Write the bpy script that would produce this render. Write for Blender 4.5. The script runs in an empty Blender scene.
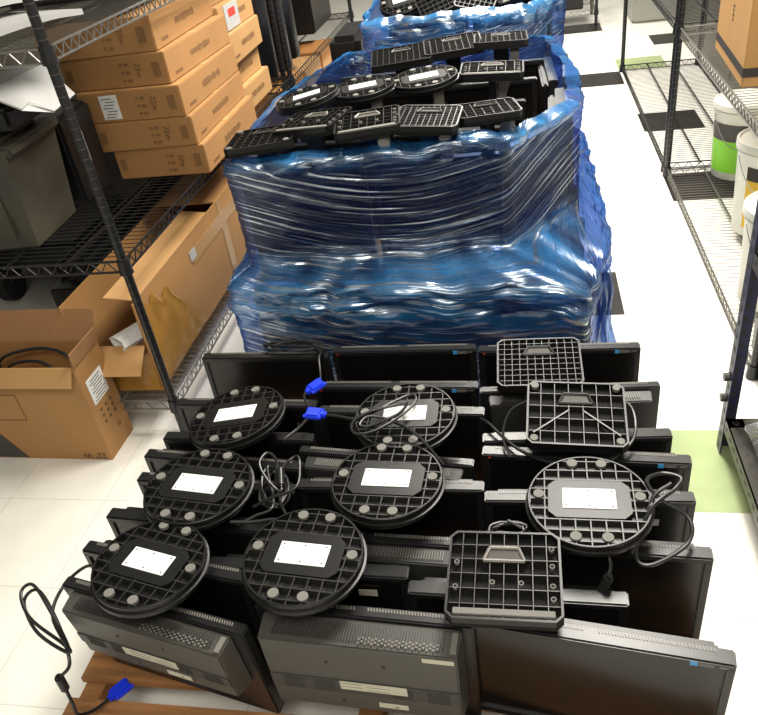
import bpy, bmesh, math, random
from mathutils import Vector, Matrix, noise
R = math.radians
S = bpy.context.scene
col = S.collection

# ------------------------------------------------------------------ camera
cam_d = bpy.data.cameras.new('camera')
cam = bpy.data.objects.new('camera', cam_d); col.objects.link(cam); S.camera = cam
cam_d.sensor_width = 36; cam_d.sensor_fit = 'HORIZONTAL'; cam_d.lens = 36 * 742.04 / 758
cam_d.clip_start = 0.05
cam.matrix_world = Matrix(((0.98022174, 0.01958588, 0.19693078, 0), (0.1499594, 0.57583905, -0.80369246, 0),
                           (-0.12914146, 0.81732844, 0.56151287, 1.4261216), (0, 0, 0, 1)))
# ------------------------------------------------------------------ light and exposure
w = bpy.data.worlds.new('world'); S.world = w; w.use_nodes = True
w.node_tree.nodes['Background'].inputs[0].default_value = (0.9, 0.95, 1.0, 1)
w.node_tree.nodes['Background'].inputs[1].default_value = 0.35
S.view_settings.view_transform = 'Standard'; S.view_settings.look = 'None'
S.view_settings.gamma = 1; S.view_settings.exposure = 0.35; S.view_settings.use_curve_mapping = False

def area(name, loc, sx, sy, power, colr=(1, 0.95, 0.86), rot=(0, 0, 0)):
    l = bpy.data.lights.new(name, 'AREA'); l.shape = 'RECTANGLE'; l.size = sx; l.size_y = sy
    l.energy = power; l.color = colr
    o = bpy.data.objects.new(name, l); o.location = loc; o.rotation_euler = rot; col.objects.link(o); return o
area('aisle_light_near', (0.35, 2.3, 2.62), 0.6, 1.2, 84)
area('aisle_light_middle', (-0.2, 4.0, 2.62), 0.6, 1.2, 92)
area('aisle_light_far', (-0.1, 6.4, 2.62), 0.6, 1.2, 76)
area('aisle_light_behind', (-0.1, -0.4, 2.62), 1.6, 0.9, 40)

# ------------------------------------------------------------------ materials
MATS = {}
def mat(name, c, rough=0.5, metal=0.0, var=0.0, vscale=8.0, bump=0.0, bscale=60.0, spec=0.5, stretch=None, emit=None, coat=0.0):
    if name in MATS: return MATS[name]
    m = bpy.data.materials.new(name); m.use_nodes = True; nt = m.node_tree; b = nt.nodes['Principled BSDF']
    b.inputs['Base Color'].default_value = (*c, 1); b.inputs['Roughness'].default_value = rough
    b.inputs['Metallic'].default_value = metal; b.inputs['Specular IOR Level'].default_value = spec
    b.inputs['Coat Weight'].default_value = coat
    tc = nt.nodes.new('ShaderNodeTexCoord'); mp = nt.nodes.new('ShaderNodeMapping')
    nt.links.new(tc.outputs['Object'], mp.inputs[0])
    if stretch: mp.inputs['Scale'].default_value = stretch
    if var:
        n = nt.nodes.new('ShaderNodeTexNoise'); n.inputs['Scale'].default_value = vscale; n.inputs['Detail'].default_value = 5
        nt.links.new(mp.outputs[0], n.inputs['Vector'])
        r = nt.nodes.new('ShaderNodeValToRGB'); r.color_ramp.elements[0].position = 0.3; r.color_ramp.elements[1].position = 0.7
        r.color_ramp.elements[0].color = (*[max(0, x * (1 - var)) for x in c], 1)
        r.color_ramp.elements[1].color = (*[min(1, x * (1 + var)) for x in c], 1)
        nt.links.new(n.outputs[0], r.inputs[0]); nt.links.new(r.outputs[0], b.inputs['Base Color'])
    if bump:
        n2 = nt.nodes.new('ShaderNodeTexNoise'); n2.inputs['Scale'].default_value = bscale
        nt.links.new(mp.outputs[0], n2.inputs['Vector'])
        bp = nt.nodes.new('ShaderNodeBump'); bp.inputs['Strength'].default_value = bump; bp.inputs['Distance'].default_value = 0.002
        nt.links.new(n2.outputs[0], bp.inputs['Height']); nt.links.new(bp.outputs[0], b.inputs['Normal'])
    MATS[name] = m; return m

black = mat('black_plastic', (0.006, 0.006, 0.0065), 0.34, bump=0.15, bscale=400)
blacktop = mat('black_bezel_plastic', (0.011, 0.011, 0.0115), 0.31, bump=0.1, bscale=500)
greyback = mat('grey_back_plastic', (0.055, 0.052, 0.045), 0.45, var=0.12, vscale=3, bump=0.2, bscale=700)
greyback2 = mat('dark_grey_band_plastic', (0.035, 0.034, 0.032), 0.5)
slot = mat('vent_rib_grey', (0.17, 0.16, 0.14), 0.4)
screenm = mat('lcd_glass', (0.006, 0.0055, 0.005), 0.2, var=0.3, vscale=2)
baseb = mat('stand_base_plastic', (0.007, 0.007, 0.007), 0.36, bump=0.1, bscale=300, spec=.38)
panm = mat('matt_base_underside', (0.006, 0.006, 0.006), 0.7, spec=.2)
ribm = mat('rib_plastic', (0.02, 0.0195, 0.018), 0.38)
footm = mat('grey_rubber', (0.15, 0.145, 0.13), 0.7, var=0.1)
white = mat('white_label', (0.8, 0.81, 0.8), 0.5)
cream = mat('cream_label', (0.5, 0.48, 0.38), 0.5, var=0.08, vscale=40)
ink = mat('ink', (0.03, 0.025, 0.02), 0.6)
inkb = mat('brown_ink', (0.14, 0.075, 0.03), 0.7)
bluepl = mat('blue_plug_plastic', (0.01, 0.04, 0.75), 0.4)
bluest = mat('blue_sticker', (0.05, 0.3, 0.62), 0.4)
redd = mat('red_mark', (0.7, 0.05, 0.03), 0.4)
cablem = mat('cable_rubber', (0.01, 0.01, 0.01), 0.36)
wood = mat('pallet_wood', (0.33, 0.15, 0.05), 0.75, var=0.3, vscale=6, stretch=(1, 12, 6), bump=0.3)
card = mat('cardboard', (0.37, 0.19, 0.065), 0.72, var=0.07, vscale=5, bump=0.12, bscale=90)
card2 = mat('pale_cardboard', (0.43, 0.24, 0.09), 0.7, var=0.08, vscale=4, bump=0.12, bscale=90)
cardin = mat('cardboard_inside', (0.30, 0.15, 0.06), 0.8, var=0.08, vscale=6)
cardor = mat('orange_cardboard', (0.42, 0.18, 0.04), 0.65, var=0.06)
taped = mat('yellowed_tape', (0.36, 0.18, 0.035), 0.16, var=0.18, vscale=14, bump=0.8, bscale=16)
metal = mat('black_wire_coating', (0.010, 0.010, 0.011), 0.32)
chrome = mat('steel_and_lit_wire', (0.24, 0.23, 0.21), 0.3, metal=0.7)
steel = mat('grey_angle_steel', (0.075, 0.07, 0.062), 0.4, metal=0.4, var=0.2)
navy = mat('navy_painted_steel', (0.02, 0.022, 0.07), 0.4)
wplas = mat('white_bucket_plastic', (0.78, 0.78, 0.70), 0.4)
green = mat('green_label', (0.22, 0.62, 0.02), 0.4)
yellow = mat('yellow_label', (0.75, 0.48, 0.02), 0.4)
toteM = mat('dusty_dark_tote_plastic', (0.05, 0.045, 0.033), 0.45, var=0.3, vscale=8)
offw = mat('off_white_sheet', (0.42, 0.42, 0.41), 0.45, var=0.06)
rubber = mat('black_rubber', (0.015, 0.015, 0.015), 0.7)
beigec = mat('beige_cable', (0.42, 0.38, 0.3), 0.5)

def clearplastic():
    m = bpy.data.materials.new('clear_bag_plastic'); m.use_nodes = True; nt = m.node_tree
    nt.nodes.remove(nt.nodes['Principled BSDF']); out = nt.nodes['Material Output']
    t = nt.nodes.new('ShaderNodeBsdfTransparent'); t.inputs[0].default_value = (0.85, 0.87, 0.86, 1)
    g = nt.nodes.new('ShaderNodeBsdfGlossy'); g.inputs['Roughness'].default_value = 0.18
    d = nt.nodes.new('ShaderNodeBsdfDiffuse'); d.inputs[0].default_value = (0.7, 0.72, 0.7, 1)
    a = nt.nodes.new('ShaderNodeMixShader'); a.inputs[0].default_value = 0.3
    b = nt.nodes.new('ShaderNodeMixShader'); b.inputs[0].default_value = 0.3
    nt.links.new(t.outputs[0], a.inputs[1]); nt.links.new(d.outputs[0], a.inputs[2])
    nt.links.new(a.outputs[0], b.inputs[1]); nt.links.new(g.outputs[0], b.inputs[2]); nt.links.new(b.outputs[0], out.inputs[0])
    return m
clearp = clearplastic()

def film_material(name, tint, deep, body, glossf):
    """stretch film: tinted see-through plastic, thicker (bluer, milkier) where it bunches into strands"""
    m = bpy.data.materials.new(name); m.use_nodes = True; nt = m.node_tree; L = nt.links
    nt.nodes.remove(nt.nodes['Principled BSDF']); out = nt.nodes['Material Output']
    at = nt.nodes.new('ShaderNodeAttribute'); at.attribute_name = 'wrapuv'
    mp = nt.nodes.new('ShaderNodeMapping'); mp.inputs['Scale'].default_value = (1.6, 60, 1); L.new(at.outputs['Vector'], mp.inputs[0])
    n = nt.nodes.new('ShaderNodeTexNoise'); n.inputs['Scale'].default_value = 1; n.inputs['Detail'].default_value = 6; n.inputs['Roughness'].default_value = 0.65
    n.inputs['Distortion'].default_value = 0.5
    L.new(mp.outputs[0], n.inputs['Vector'])
    th = nt.nodes.new('ShaderNodeAttribute'); th.attribute_name = 'bunch'
    ramp = nt.nodes.new('ShaderNodeMapRange'); ramp.inputs[1].default_value = 0.42; ramp.inputs[2].default_value = 0.68
    ramp.inputs[3].default_value = 0.0; ramp.inputs[4].default_value = 0.5; L.new(n.outputs[0], ramp.inputs[0])
    add = nt.nodes.new('ShaderNodeMath'); add.operation = 'MULTIPLY_ADD'; add.use_clamp = True
    pl = nt.nodes.new('ShaderNodeMath'); pl.operation = 'ADD'; pl.inputs[1].default_value = 0.55; L.new(ramp.outputs[0], pl.inputs[0])
    L.new(th.outputs['Fac'], add.inputs[0]); L.new(pl.outputs[0], add.inputs[1]); 
    s2 = nt.nodes.new('ShaderNodeMath'); s2.operation = 'MULTIPLY'; s2.inputs[1].default_value = 0.28; L.new(ramp.outputs[0], s2.inputs[0])
    L.new(s2.outputs[0], add.inputs[2])
    tr = nt.nodes.new('ShaderNodeBsdfTransparent')
    mx = nt.nodes.new('ShaderNodeMix'); mx.data_type = 'RGBA'; mx.inputs[6].default_value = (*tint, 1); mx.inputs[7].default_value = (*deep, 1)
    L.new(add.outputs[0], mx.inputs[0]); L.new(mx.outputs[2], tr.inputs[0])
    df = nt.nodes.new('ShaderNodeBsdfDiffuse'); bc = nt.nodes.new('ShaderNodeMix'); bc.data_type = 'RGBA'; bc.inputs[6].default_value = (.018, .016, .13, 1); bc.inputs[7].default_value = (*body, 1)
    L.new(th.outputs['Fac'], bc.inputs[0]); L.new(bc.outputs[2], df.inputs[0])
    tl = nt.nodes.new('ShaderNodeBsdfTranslucent'); L.new(bc.outputs[2], tl.inputs[0])
    dd = nt.nodes.new('ShaderNodeMixShader'); dd.inputs[0].default_value = 0.35; L.new(df.outputs[0], dd.inputs[1]); L.new(tl.outputs[0], dd.inputs[2])
    m1 = nt.nodes.new('ShaderNodeMixShader'); f = nt.nodes.new('ShaderNodeMapRange'); f.inputs[3].default_value = 0.26; f.inputs[4].default_value = 0.66
    L.new(add.outputs[0], f.inputs[0]); L.new(f.outputs[0], m1.inputs[0]); L.new(tr.outputs[0], m1.inputs[1]); L.new(dd.outputs[0], m1.inputs[2])
    gl = nt.nodes.new('ShaderNodeBsdfGlossy'); gl.inputs['Roughness'].default_value = 0.19; gl.inputs['Color'].default_value = (.82, .91, 1, 1)
    mp2 = nt.nodes.new('ShaderNodeMapping'); mp2.inputs['Scale'].default_value = (1.3, 62, 1); L.new(at.outputs['Vector'], mp2.inputs[0])
    n2 = nt.nodes.new('ShaderNodeTexNoise'); n2.inputs['Scale'].default_value = 1; n2.inputs['Detail'].default_value = 3; L.new(mp2.outputs[0], n2.inputs['Vector'])
    bp = nt.nodes.new('ShaderNodeBump'); bp.inputs['Strength'].default_value = 0.8; bp.inputs['Distance'].default_value = 0.012
    L.new(n2.outputs[0], bp.inputs['Height']); L.new(bp.outputs[0], gl.inputs['Normal'])
    # taut film only glints along its stretched creases
    mp3 = nt.nodes.new('ShaderNodeMapping'); mp3.inputs['Scale'].default_value = (2.1, 120, 1); mp3.inputs['Location'].default_value = (3, 1, 0); L.new(at.outputs['Vector'], mp3.inputs[0])
    n3 = nt.nodes.new('ShaderNodeTexNoise'); n3.inputs['Scale'].default_value = 1; n3.inputs['Detail'].default_value = 3; L.new(mp3.outputs[0], n3.inputs['Vector'])
    cr = nt.nodes.new('ShaderNodeMapRange'); cr.inputs[1].default_value = 0.54; cr.inputs[2].default_value = 0.66; cr.inputs[3].default_value = glossf * .25; cr.inputs[4].default_value = 0.65; L.new(n3.outputs[0], cr.inputs[0])
    ad = nt.nodes.new('ShaderNodeMath'); ad.operation = 'MULTIPLY_ADD'; ad.inputs[1].default_value = .22; ad.use_clamp = True
    L.new(th.outputs['Fac'], ad.inputs[0]); L.new(cr.outputs[0], ad.inputs[2])
    m2 = nt.nodes.new('ShaderNodeMixShader')
    L.new(ad.outputs[0], m2.inputs[0]); L.new(m1.outputs[0], m2.inputs[1]); L.new(gl.outputs[0], m2.inputs[2])
    L.new(m2.outputs[0], out.inputs[0]); return m
filmM = film_material('blue_stretch_film', (0.38, 0.48, 0.82), (0.06, 0.36, 0.92), (0.05, 0.40, 0.92), 0.2)

# ------------------------------------------------------------------ mesh helpers
def add_box(bm, c, s, bev=0.0, rot=None, mi=0):
    M = Matrix.Translation(c)
    if rot: M = M @ (Matrix.Rotation(rot[2], 4, 'Z') @ Matrix.Rotation(rot[1], 4, 'Y') @ Matrix.Rotation(rot[0], 4, 'X'))
    if bev <= 0:
        v = [bm.verts.new(M @ Vector((x * s[0] / 2, y * s[1] / 2, z * s[2] / 2))) for x in (-1, 1) for y in (-1, 1) for z in (-1, 1)]
        for f in ((0, 1, 3, 2), (4, 6, 7, 5), (0, 4, 5, 1), (2, 3, 7, 6), (0, 2, 6, 4), (1, 5, 7, 3)):
            bm.faces.new([v[i] for i in f]).material_index = mi
        return
    t = bmesh.new(); bmesh.ops.create_cube(t, size=1)
    for v in t.verts: v.co = Vector((v.co.x * s[0], v.co.y * s[1], v.co.z * s[2]))
    bmesh.ops.bevel(t, geom=t.edges[:], offset=min(bev, min(s) * .45), segments=2, affect='EDGES')
    merge(bm, t, M, mi)
def merge(bm, t, M, mi=0):
    t.verts.index_update(); vs = [bm.verts.new(M @ v.co) for v in t.verts]
    for f in t.faces: bm.faces.new([vs[v.index] for v in f.verts]).material_index = mi
    t.free()
def add_cyl(bm, a, b, r, r2=None, n=12, mi=0, caps=True):
    a = Vector(a); b = Vector(b); d = (b - a).normalized(); r2 = r if r2 is None else r2
    u = d.orthogonal().normalized(); v = d.cross(u)
    A = []; B = []
    for k in range(n):
        t = 2 * math.pi * k / n; e = u * math.cos(t) + v * math.sin(t)
        A.append(bm.verts.new(a + e * r)); B.append(bm.verts.new(b + e * r2))
    for k in range(n):
        bm.faces.new((A[k], A[(k + 1) % n], B[(k + 1) % n], B[k])).material_index = mi
    if caps: bm.faces.new(A[::-1]).material_index = mi; bm.faces.new(B).material_index = mi
def add_tube(bm, pts, r, n=8, mi=0):
    pts = [Vector(p) for p in pts]; rings = []
    u = (pts[1] - pts[0]).orthogonal().normalized()
    for i, p in enumerate(pts):
        d = (pts[min(i + 1, len(pts) - 1)] - pts[max(i - 1, 0)])
        if d.length < 1e-7: d = Vector((0, 0, 1))
        d.normalize(); u = (u - d * u.dot(d)); u = u.normalized() if u.length > 1e-5 else d.orthogonal().normalized(); v = d.cross(u)
        rings.append([bm.verts.new(p + (u * math.cos(2 * math.pi * k / n) + v * math.sin(2 * math.pi * k / n)) * r) for k in range(n)])
    for a, b in zip(rings, rings[1:]):
        for k in range(n): bm.faces.new((a[k], a[(k + 1) % n], b[(k + 1) % n], b[k])).material_index = mi
    bm.faces.new(rings[0][::-1]).material_index = mi; bm.faces.new(rings[-1]).material_index = mi
def smooth_pts(P, k=8):
    P = [Vector(p) for p in P]; P = [P[0] * 2 - P[1]] + P + [P[-1] * 2 - P[-2]]; out = []
    for i in range(1, len(P) - 2):
        for j in range(k):
            t = j / k
            out.append(0.5 * ((2 * P[i]) + (P[i + 1] - P[i - 1]) * t + (2 * P[i - 1] - 5 * P[i] + 4 * P[i + 1] - P[i + 2]) * t * t + (-P[i - 1] + 3 * P[i] - 3 * P[i + 1] + P[i + 2]) * t ** 3))
    out.append(P[-2]); return out
def add_lathe(bm, prof, c=(0, 0, 0), n=48, mi=0):
    rings = []
    for r, z in prof:
        rings.append([bm.verts.new((c[0] + r * math.cos(2 * math.pi * k / n), c[1] + r * math.sin(2 * math.pi * k / n), c[2] + z)) for k in range(n)])
    for a, b in zip(rings, rings[1:]):
        for k in range(n): bm.faces.new((a[k], a[(k + 1) % n], b[(k + 1) % n], b[k])).material_index = mi
def add_prism(bm, pts, z0, z1, mi=0):
    A = [bm.verts.new((x, y, z0)) for x, y in pts]; B = [bm.verts.new((x, y, z1)) for x, y in pts]; n = len(pts)
    for k in range(n): bm.faces.new((A[k], A[(k + 1) % n], B[(k + 1) % n], B[k])).material_index = mi
    bm.faces.new(A[::-1]).material_index = mi; bm.faces.new(B).material_index = mi
def obj(name, bm, mats, parent=None, smooth=False):
    me = bpy.data.meshes.new(name); bmesh.ops.recalc_face_normals(bm, faces=bm.faces[:]); bm.to_mesh(me); bm.free()
    for m in (mats if isinstance(mats, (list, tuple)) else [mats]): me.materials.append(m)
    if smooth:
        for p in me.polygons: p.use_smooth = True
        if smooth != 'all':
            try: me.set_sharp_from_angle(angle=R(35))
            except Exception: pass
    o = bpy.data.objects.new(name, me); col.objects.link(o)
    if parent: o.parent = parent
    return o
def tag(o, label=None, cat=None, group=None, kind=None):
    if label: o['label'] = label
    if cat: o['category'] = cat
    if group: o['group'] = group
    if kind: o['kind'] = kind
    return o
def thing(name, label, cat, loc=(0, 0, 0), rz=0, group=None, rot=None):
    o = bpy.data.objects.new(name, None); col.objects.link(o); o.empty_display_size = 0.05
    o.location = loc; o.rotation_euler = rot if rot else (0, 0, rz); return tag(o, label, cat, group)
def copy_tree(o, parent=None):
    c = o.copy(); col.objects.link(c); c.parent = parent
    for ch in [x for x in col.objects if x.parent == o]: copy_tree(ch, c)
    return c
def text(name, s, size, m, parent, loc, rot, ext=0.0003):
    cu = bpy.data.curves.new(name, 'FONT'); cu.body = s; cu.size = size; cu.extrude = ext; cu.align_x = 'CENTER'; cu.align_y = 'CENTER'
    tmp = bpy.data.objects.new(name + '_curve', cu); me = bpy.data.meshes.new_from_object(tmp); bpy.data.objects.remove(tmp); me.materials.clear(); me.materials.append(m)
    o = bpy.data.objects.new(name, me); col.objects.link(o); o.parent = parent; o.location = loc; o.rotation_euler = rot
    return o
FRONT = (R(90), 0, 0); RIGHT = (R(90), 0, R(90))

# ------------------------------------------------------------------ room shell
T = 0.305; X0 = 0.635; Y0 = 3.49
def floor_mat(name, c, var=0.05):
    m = bpy.data.materials.new(name); m.use_nodes = True; nt = m.node_tree; b = nt.nodes['Principled BSDF']; L = nt.links
    g = nt.nodes.new('ShaderNodeNewGeometry'); sx = nt.nodes.new('ShaderNodeSeparateXYZ'); L.new(g.outputs['Position'], sx.inputs[0])
    mins = []
    for ax, off in ((0, X0), (1, Y0)):
        a = nt.nodes.new('ShaderNodeMath'); a.operation = 'SUBTRACT'; a.inputs[1].default_value = off - 30 * T; L.new(sx.outputs[ax], a.inputs[0])
        d = nt.nodes.new('ShaderNodeMath'); d.operation = 'MODULO'; d.inputs[1].default_value = T; L.new(a.outputs[0], d.inputs[0])
        e = nt.nodes.new('ShaderNodeMath'); e.operation = 'SUBTRACT'; e.inputs[1].default_value = T / 2; L.new(d.outputs[0], e.inputs[0])
        f = nt.nodes.new('ShaderNodeMath'); f.operation = 'ABSOLUTE'; L.new(e.outputs[0], f.inputs[0])
        h = nt.nodes.new('ShaderNodeMath'); h.operation = 'GREATER_THAN'; h.inputs[1].default_value = T / 2 - 0.0012; L.new(f.outputs[0], h.inputs[0]); mins.append(h)
    mx = nt.nodes.new('ShaderNodeMath'); mx.operation = 'MAXIMUM'; L.new(mins[0].outputs[0], mx.inputs[0]); L.new(mins[1].outputs[0], mx.inputs[1])
    n = nt.nodes.new('ShaderNodeTexNoise'); n.inputs['Scale'].default_value = 9; n.inputs['Detail'].default_value = 8; L.new(g.outputs['Position'], n.inputs['Vector'])
    r = nt.nodes.new('ShaderNodeValToRGB'); r.color_ramp.elements[0].position = .3; r.color_ramp.elements[1].position = .7
    r.color_ramp.elements[0].color = (*[x * (1 - var) for x in c], 1); r.color_ramp.elements[1].color = (*[min(1, x * (1 + var)) for x in c], 1); L.new(n.outputs[0], r.inputs[0])
    mm = nt.nodes.new('ShaderNodeMix'); mm.data_type = 'RGBA'; L.new(r.outputs[0], mm.inputs[6]); mm.inputs[7].default_value = (*[x * .72 for x in c], 1)
    L.new(mx.outputs[0], mm.inputs[0]); L.new(mm.outputs[2], b.inputs['Base Color']); b.inputs['Roughness'].default_value = 0.32
    return m
fw = floor_mat('white_vinyl_tile', (0.80, 0.785, 0.72)); fb = floor_mat('black_vinyl_tile', (0.02, 0.017, 0.016), 0.3); fg = floor_mat('green_vinyl_tile', (0.36, 0.44, 0.22), 0.12)
bm = bmesh.new(); black_t = {(-1, 9), (-2, 9), (-1, 5), (-2, 5), (0, 2), (0, -1), (-2, -4), (-2, 7), (1, 8)}
# i = column east of the aisle edge line, j = row away from the camera; row j spans Y0+j*T .. Y0+(j+1)*T
black_t = {(-1, 10), (-2, 10), (-1, 5), (-2, 5), (0, 2), (0, -1), (-2, -4), (-3, -4), (-2, 7), (1, 8)}
green_t = {(-1, -7), (0, -7), (0, 6), (-2, -7)}
for i in range(-12, 6):
    for j in range(-16, 20):
        x = X0 + i * T; y = Y0 + j * T
        f = bm.faces.new([bm.verts.new(p) for p in ((x, y, 0), (x + T, y, 0), (x + T, y + T, 0), (x, y + T, 0))])
        f.material_index = 1 if (i, j) in black_t else 2 if (i, j) in green_t else 0
bmesh.ops.remove_doubles(bm, verts=bm.verts[:], dist=1e-4)
tag(obj('floor', bm, [fw, fb, fg]), kind='structure')
wallm = mat('painted_wall', (0.42, 0.42, 0.41), 0.8, var=0.05); ceilm = mat('ceiling_tile', (0.6, 0.6, 0.57), 0.8)
XL, XR, YB, YF, ZC = X0 - 12 * T, X0 + 6 * T, Y0 + 20 * T, Y0 - 16 * T, 2.75
for nm, c, s, m in (('wall_left', (XL - .05, (YB + YF) / 2, ZC / 2), (.1, YB - YF, ZC), wallm), ('wall_right', (XR + .05, (YB + YF) / 2, ZC / 2), (.1, YB - YF, ZC), wallm),
                    ('wall_back', ((XL + XR) / 2, YB + .05, ZC / 2), (XR - XL + .2, .1, ZC), wallm), ('wall_front', ((XL + XR) / 2, YF - .05, ZC / 2), (XR - XL + .2, .1, ZC), wallm),
                    ('ceiling', ((XL + XR) / 2, (YB + YF) / 2, ZC + .05), (XR - XL + .2, YB - YF + .2, .1), ceilm)):
    bm = bmesh.new(); add_box(bm, c, s); tag(obj(nm, bm, m), kind='structure')

# ------------------------------------------------------------------ wire racks
def wire_shelf(bm, x0, x1, y0, y1, z, step=0.026):
    for x in (x0, x1):
        for dz in (0, -0.032): add_cyl(bm, (x, y0, z + dz), (x, y1, z + dz), 0.0036, n=6)
        n = int((y1 - y0) / 0.04)
        for k in range(n):
            a = y0 + (y1 - y0) * k / n; b = y0 + (y1 - y0) * (k + .5) / n; c = y0 + (y1 - y0) * (k + 1) / n
            add_cyl(bm, (x, a, z), (x, b, z - .032), 0.002, n=4); add_cyl(bm, (x, b, z - .032), (x, c, z), 0.002, n=4)
    for y in (y0, y1):
        for dz in (0, -0.032): add_cyl(bm, (x0, y, z + dz), (x1, y, z + dz), 0.0036, n=6)
        n = int((x1 - x0) / 0.05)
        for k in range(n):
            a = x0 + (x1 - x0) * k / n; b = x0 + (x1 - x0) * (k + .5) / n; c = x0 + (x1 - x0) * (k + 1) / n
            add_cyl(bm, (a, y, z), (b, y, z - .032), 0.002, n=4); add_cyl(bm, (b, y, z - .032), (c, y, z), 0.002, n=4)
    for t in (0.33, 0.67): add_cyl(bm, (x0 + (x1 - x0) * t, y0, z - .006), (x0 + (x1 - x0) * t, y1, z - .006), 0.004, n=6)
    n = int((y1 - y0) / step)
    for k in range(1, n):
        y = y0 + (y1 - y0) * k / n; add_cyl(bm, (x0, y, z + .003), (x1, y, z + .003), 0.0013, n=4)
def rack(label, x0, x1, y0, y1, zs, top, group=None, front=1, shelfmats=None, ringcol=chrome):
    t = thing('wire_rack', label, 'shelving rack', ((x0 + x1) / 2, (y0 + y1) / 2, 0), 0, group); cx, cy = (x0 + x1) / 2, (y0 + y1) / 2
    for x in (x0, x1):
        for y in (y0, y1):
            bm = bmesh.new(); k = 0.0; prof = [(0.0001, 0)]
            while k < top: prof += [(.0125, k), (.0125, k + .0236), (.0115, k + .0240), (.0115, k + .0250)]; k += .0254
            add_lathe(bm, prof + [(.0125, k), (.0001, k)], (x - cx, y - cy, 0), n=14)
            for f in bm.faces:
                if abs(f.normal.z) < .9 and abs(math.hypot(f.verts[0].co.x - x + cx, f.verts[0].co.y - y + cy) - .0115) < 2e-4 and abs(math.hypot(f.verts[2].co.x - x + cx, f.verts[2].co.y - y + cy) - .0115) < 2e-4: f.material_index = 1
            p = obj('post', bm, [metal, ringcol], t, True)
            for z in zs:
                bm = bmesh.new(); add_cyl(bm, (x - cx, y - cy, z - .036), (x - cx, y - cy, z + .006), 0.0195, 0.0165, n=14)
                obj('shelf_collar', bm, metal, p, True)
    for i, z in enumerate(zs):
        bm = bmesh.new(); wire_shelf(bm, x0 - cx, x1 - cx, y0 - cy, y1 - cy, z)
        obj('wire_shelf', bm, (shelfmats or [metal] * 9)[i], t)
    return t
rack('tall black wire rack on the left, holding the stack of flat cardboard boxes', -1.62, -1.07, 1.66, 3.50, (0.12, 0.60, 1.15), 2.0, shelfmats=[chrome, metal, chrome])  # pale upper shelf: bright light on its edge put into the wire colour
rack('black wire rack on the far left behind the stack of boxes', -1.66, -1.12, 3.56, 5.3, (0.12, 0.55, 1.15), 2.0)
rack('black wire rack on the right with two white buckets on its lowest shelf', 0.65, 1.12, 1.9, 3.47, (0.04, 0.65, 1.5), 2.0, shelfmats=[chrome, chrome, metal])
rack('black wire rack on the far right beyond the buckets with bare low shelf', 0.65, 1.12, 3.53, 5.3, (0.04, 0.65, 1.5), 2.0, shelfmats=[metal, metal, metal])
rack('wire rack across the far end of the aisle', -0.9, 0.6, 6.75, 7.2, (0.12, 0.45, 1.1), 2.0, shelfmats=[chrome] * 3)

# slotted angle rack near right
t = thing('slotted_angle_rack', 'slotted steel angle rack at the right edge with navy upright and perforated beam', 'shelving rack', (0.49, 1.56, 0))
def angle(a, b, w1, w2, holes, name, m):
    """L profile along a->b; w1, w2 the two flange directions"""
    a = Vector(a); b = Vector(b); w1 = Vector(w1); w2 = Vector(w2); bm = bmesh.new(); th = .003
    d = (b - a).normalized()
    for u, v in ((w1, w2), (w2, w1)):
        vn = v.normalized() * th
        q = [a, a + u, a + u + vn, a + vn]; A = [bm.verts.new(p) for p in q]; B = [bm.verts.new(p + (b - a)) for p in q]
        for k in range(4): bm.faces.new((A[k], A[(k + 1) % 4], B[(k + 1) % 4], B[k]))
        bm.faces.new(A[::-1]); bm.faces.new(B)
    o = obj(name, bm, m, t)
    bm = bmesh.new(); n = int((b - a).length / .038)
    for k in range(n):
        c = a + d * (.02 + k * .038)
        for u, v in ((w1, w2), (w2, w1)):
            q = c + u * .5; vn = v.normalized() * .0005; un = u.normalized()
            pts = [q + d * (.008 * sx) + un * (.0042 * sy) for sx, sy in ((-1, -1), (1, -1), (1, 1), (-1, 1))]
            for off in (-vn, vn + v.normalized() * th): bm.faces.new([bm.verts.new(p + off) for p in pts])
    obj('slot_holes', bm, ink, o); return o
angle((0, .04, 0), (0, .04, 1.9), (0.036, 0, 0), (0, -.036, 0), True, 'upright', navy)
angle((.55, .04, 0), (.55, .04, 1.9), (-0.036, 0, 0), (0, -.036, 0), True, 'upright', navy)
angle((0, 0, .125), (0, -1.3, .125), (0.04, 0, 0), (0, 0, -.04), True, 'beam', steel)
angle((0, 0, .125), (.55, 0, .125), (0, -.036, 0), (0, 0, -.04), True, 'beam', steel)
angle((0, 0, .60), (0, -1.3, .60), (0.04, 0, 0), (0, 0, -.04), True, 'beam', steel)
angle((0, -1.3, 0), (0, -1.3, 1.9), (0.036, 0, 0), (0, .036, 0), True, 'upright', navy)
bm = bmesh.new(); add_box(bm, (.28, -.65, .115), (.5, 1.26, .006)); obj('deck', bm, mat('pale_deck', (.3, .29, .27), .5), t)
bm = bmesh.new()
for z in (.17, .235): add_cyl(bm, (-.012, .03, z), (0, .03, z), .011, n=10)
obj('bolt', bm, steel, t)
# crumpled bag on it
bm = bmesh.new(); bmesh.ops.create_icosphere(bm, subdivisions=5, radius=1)
for v in bm.verts:
    p = v.co.copy(); nz = noise.fractal(p * 2.5, 1.0, 2.0, 5); v.co = Vector((p.x * .14, p.y * .17, max(p.z, -.7) * .07)) * (1 + .45 * nz)
lo = min(v.co.z for v in bm.verts)
for v in bm.verts: v.co.z -= lo
o = obj('plastic_bag', bm, clearp, None, 'all'); o.location = (.68, 1.38, .119); tag(o, 'crumpled clear plastic bag lying on the perforated beam rack', 'bag')
t = thing('black_carton', 'black box with white lettering standing behind the slotted upright', 'box', (.82, 1.86, 0.07), 0)
bm = bmesh.new(); add_box(bm, (0, 0, .055), (.34, .2, .11), .003); obj('body', bm, black, t)
text('lettering', 'S', .05, white, t, (-.1, -.1015, .05), FRONT)

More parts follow.
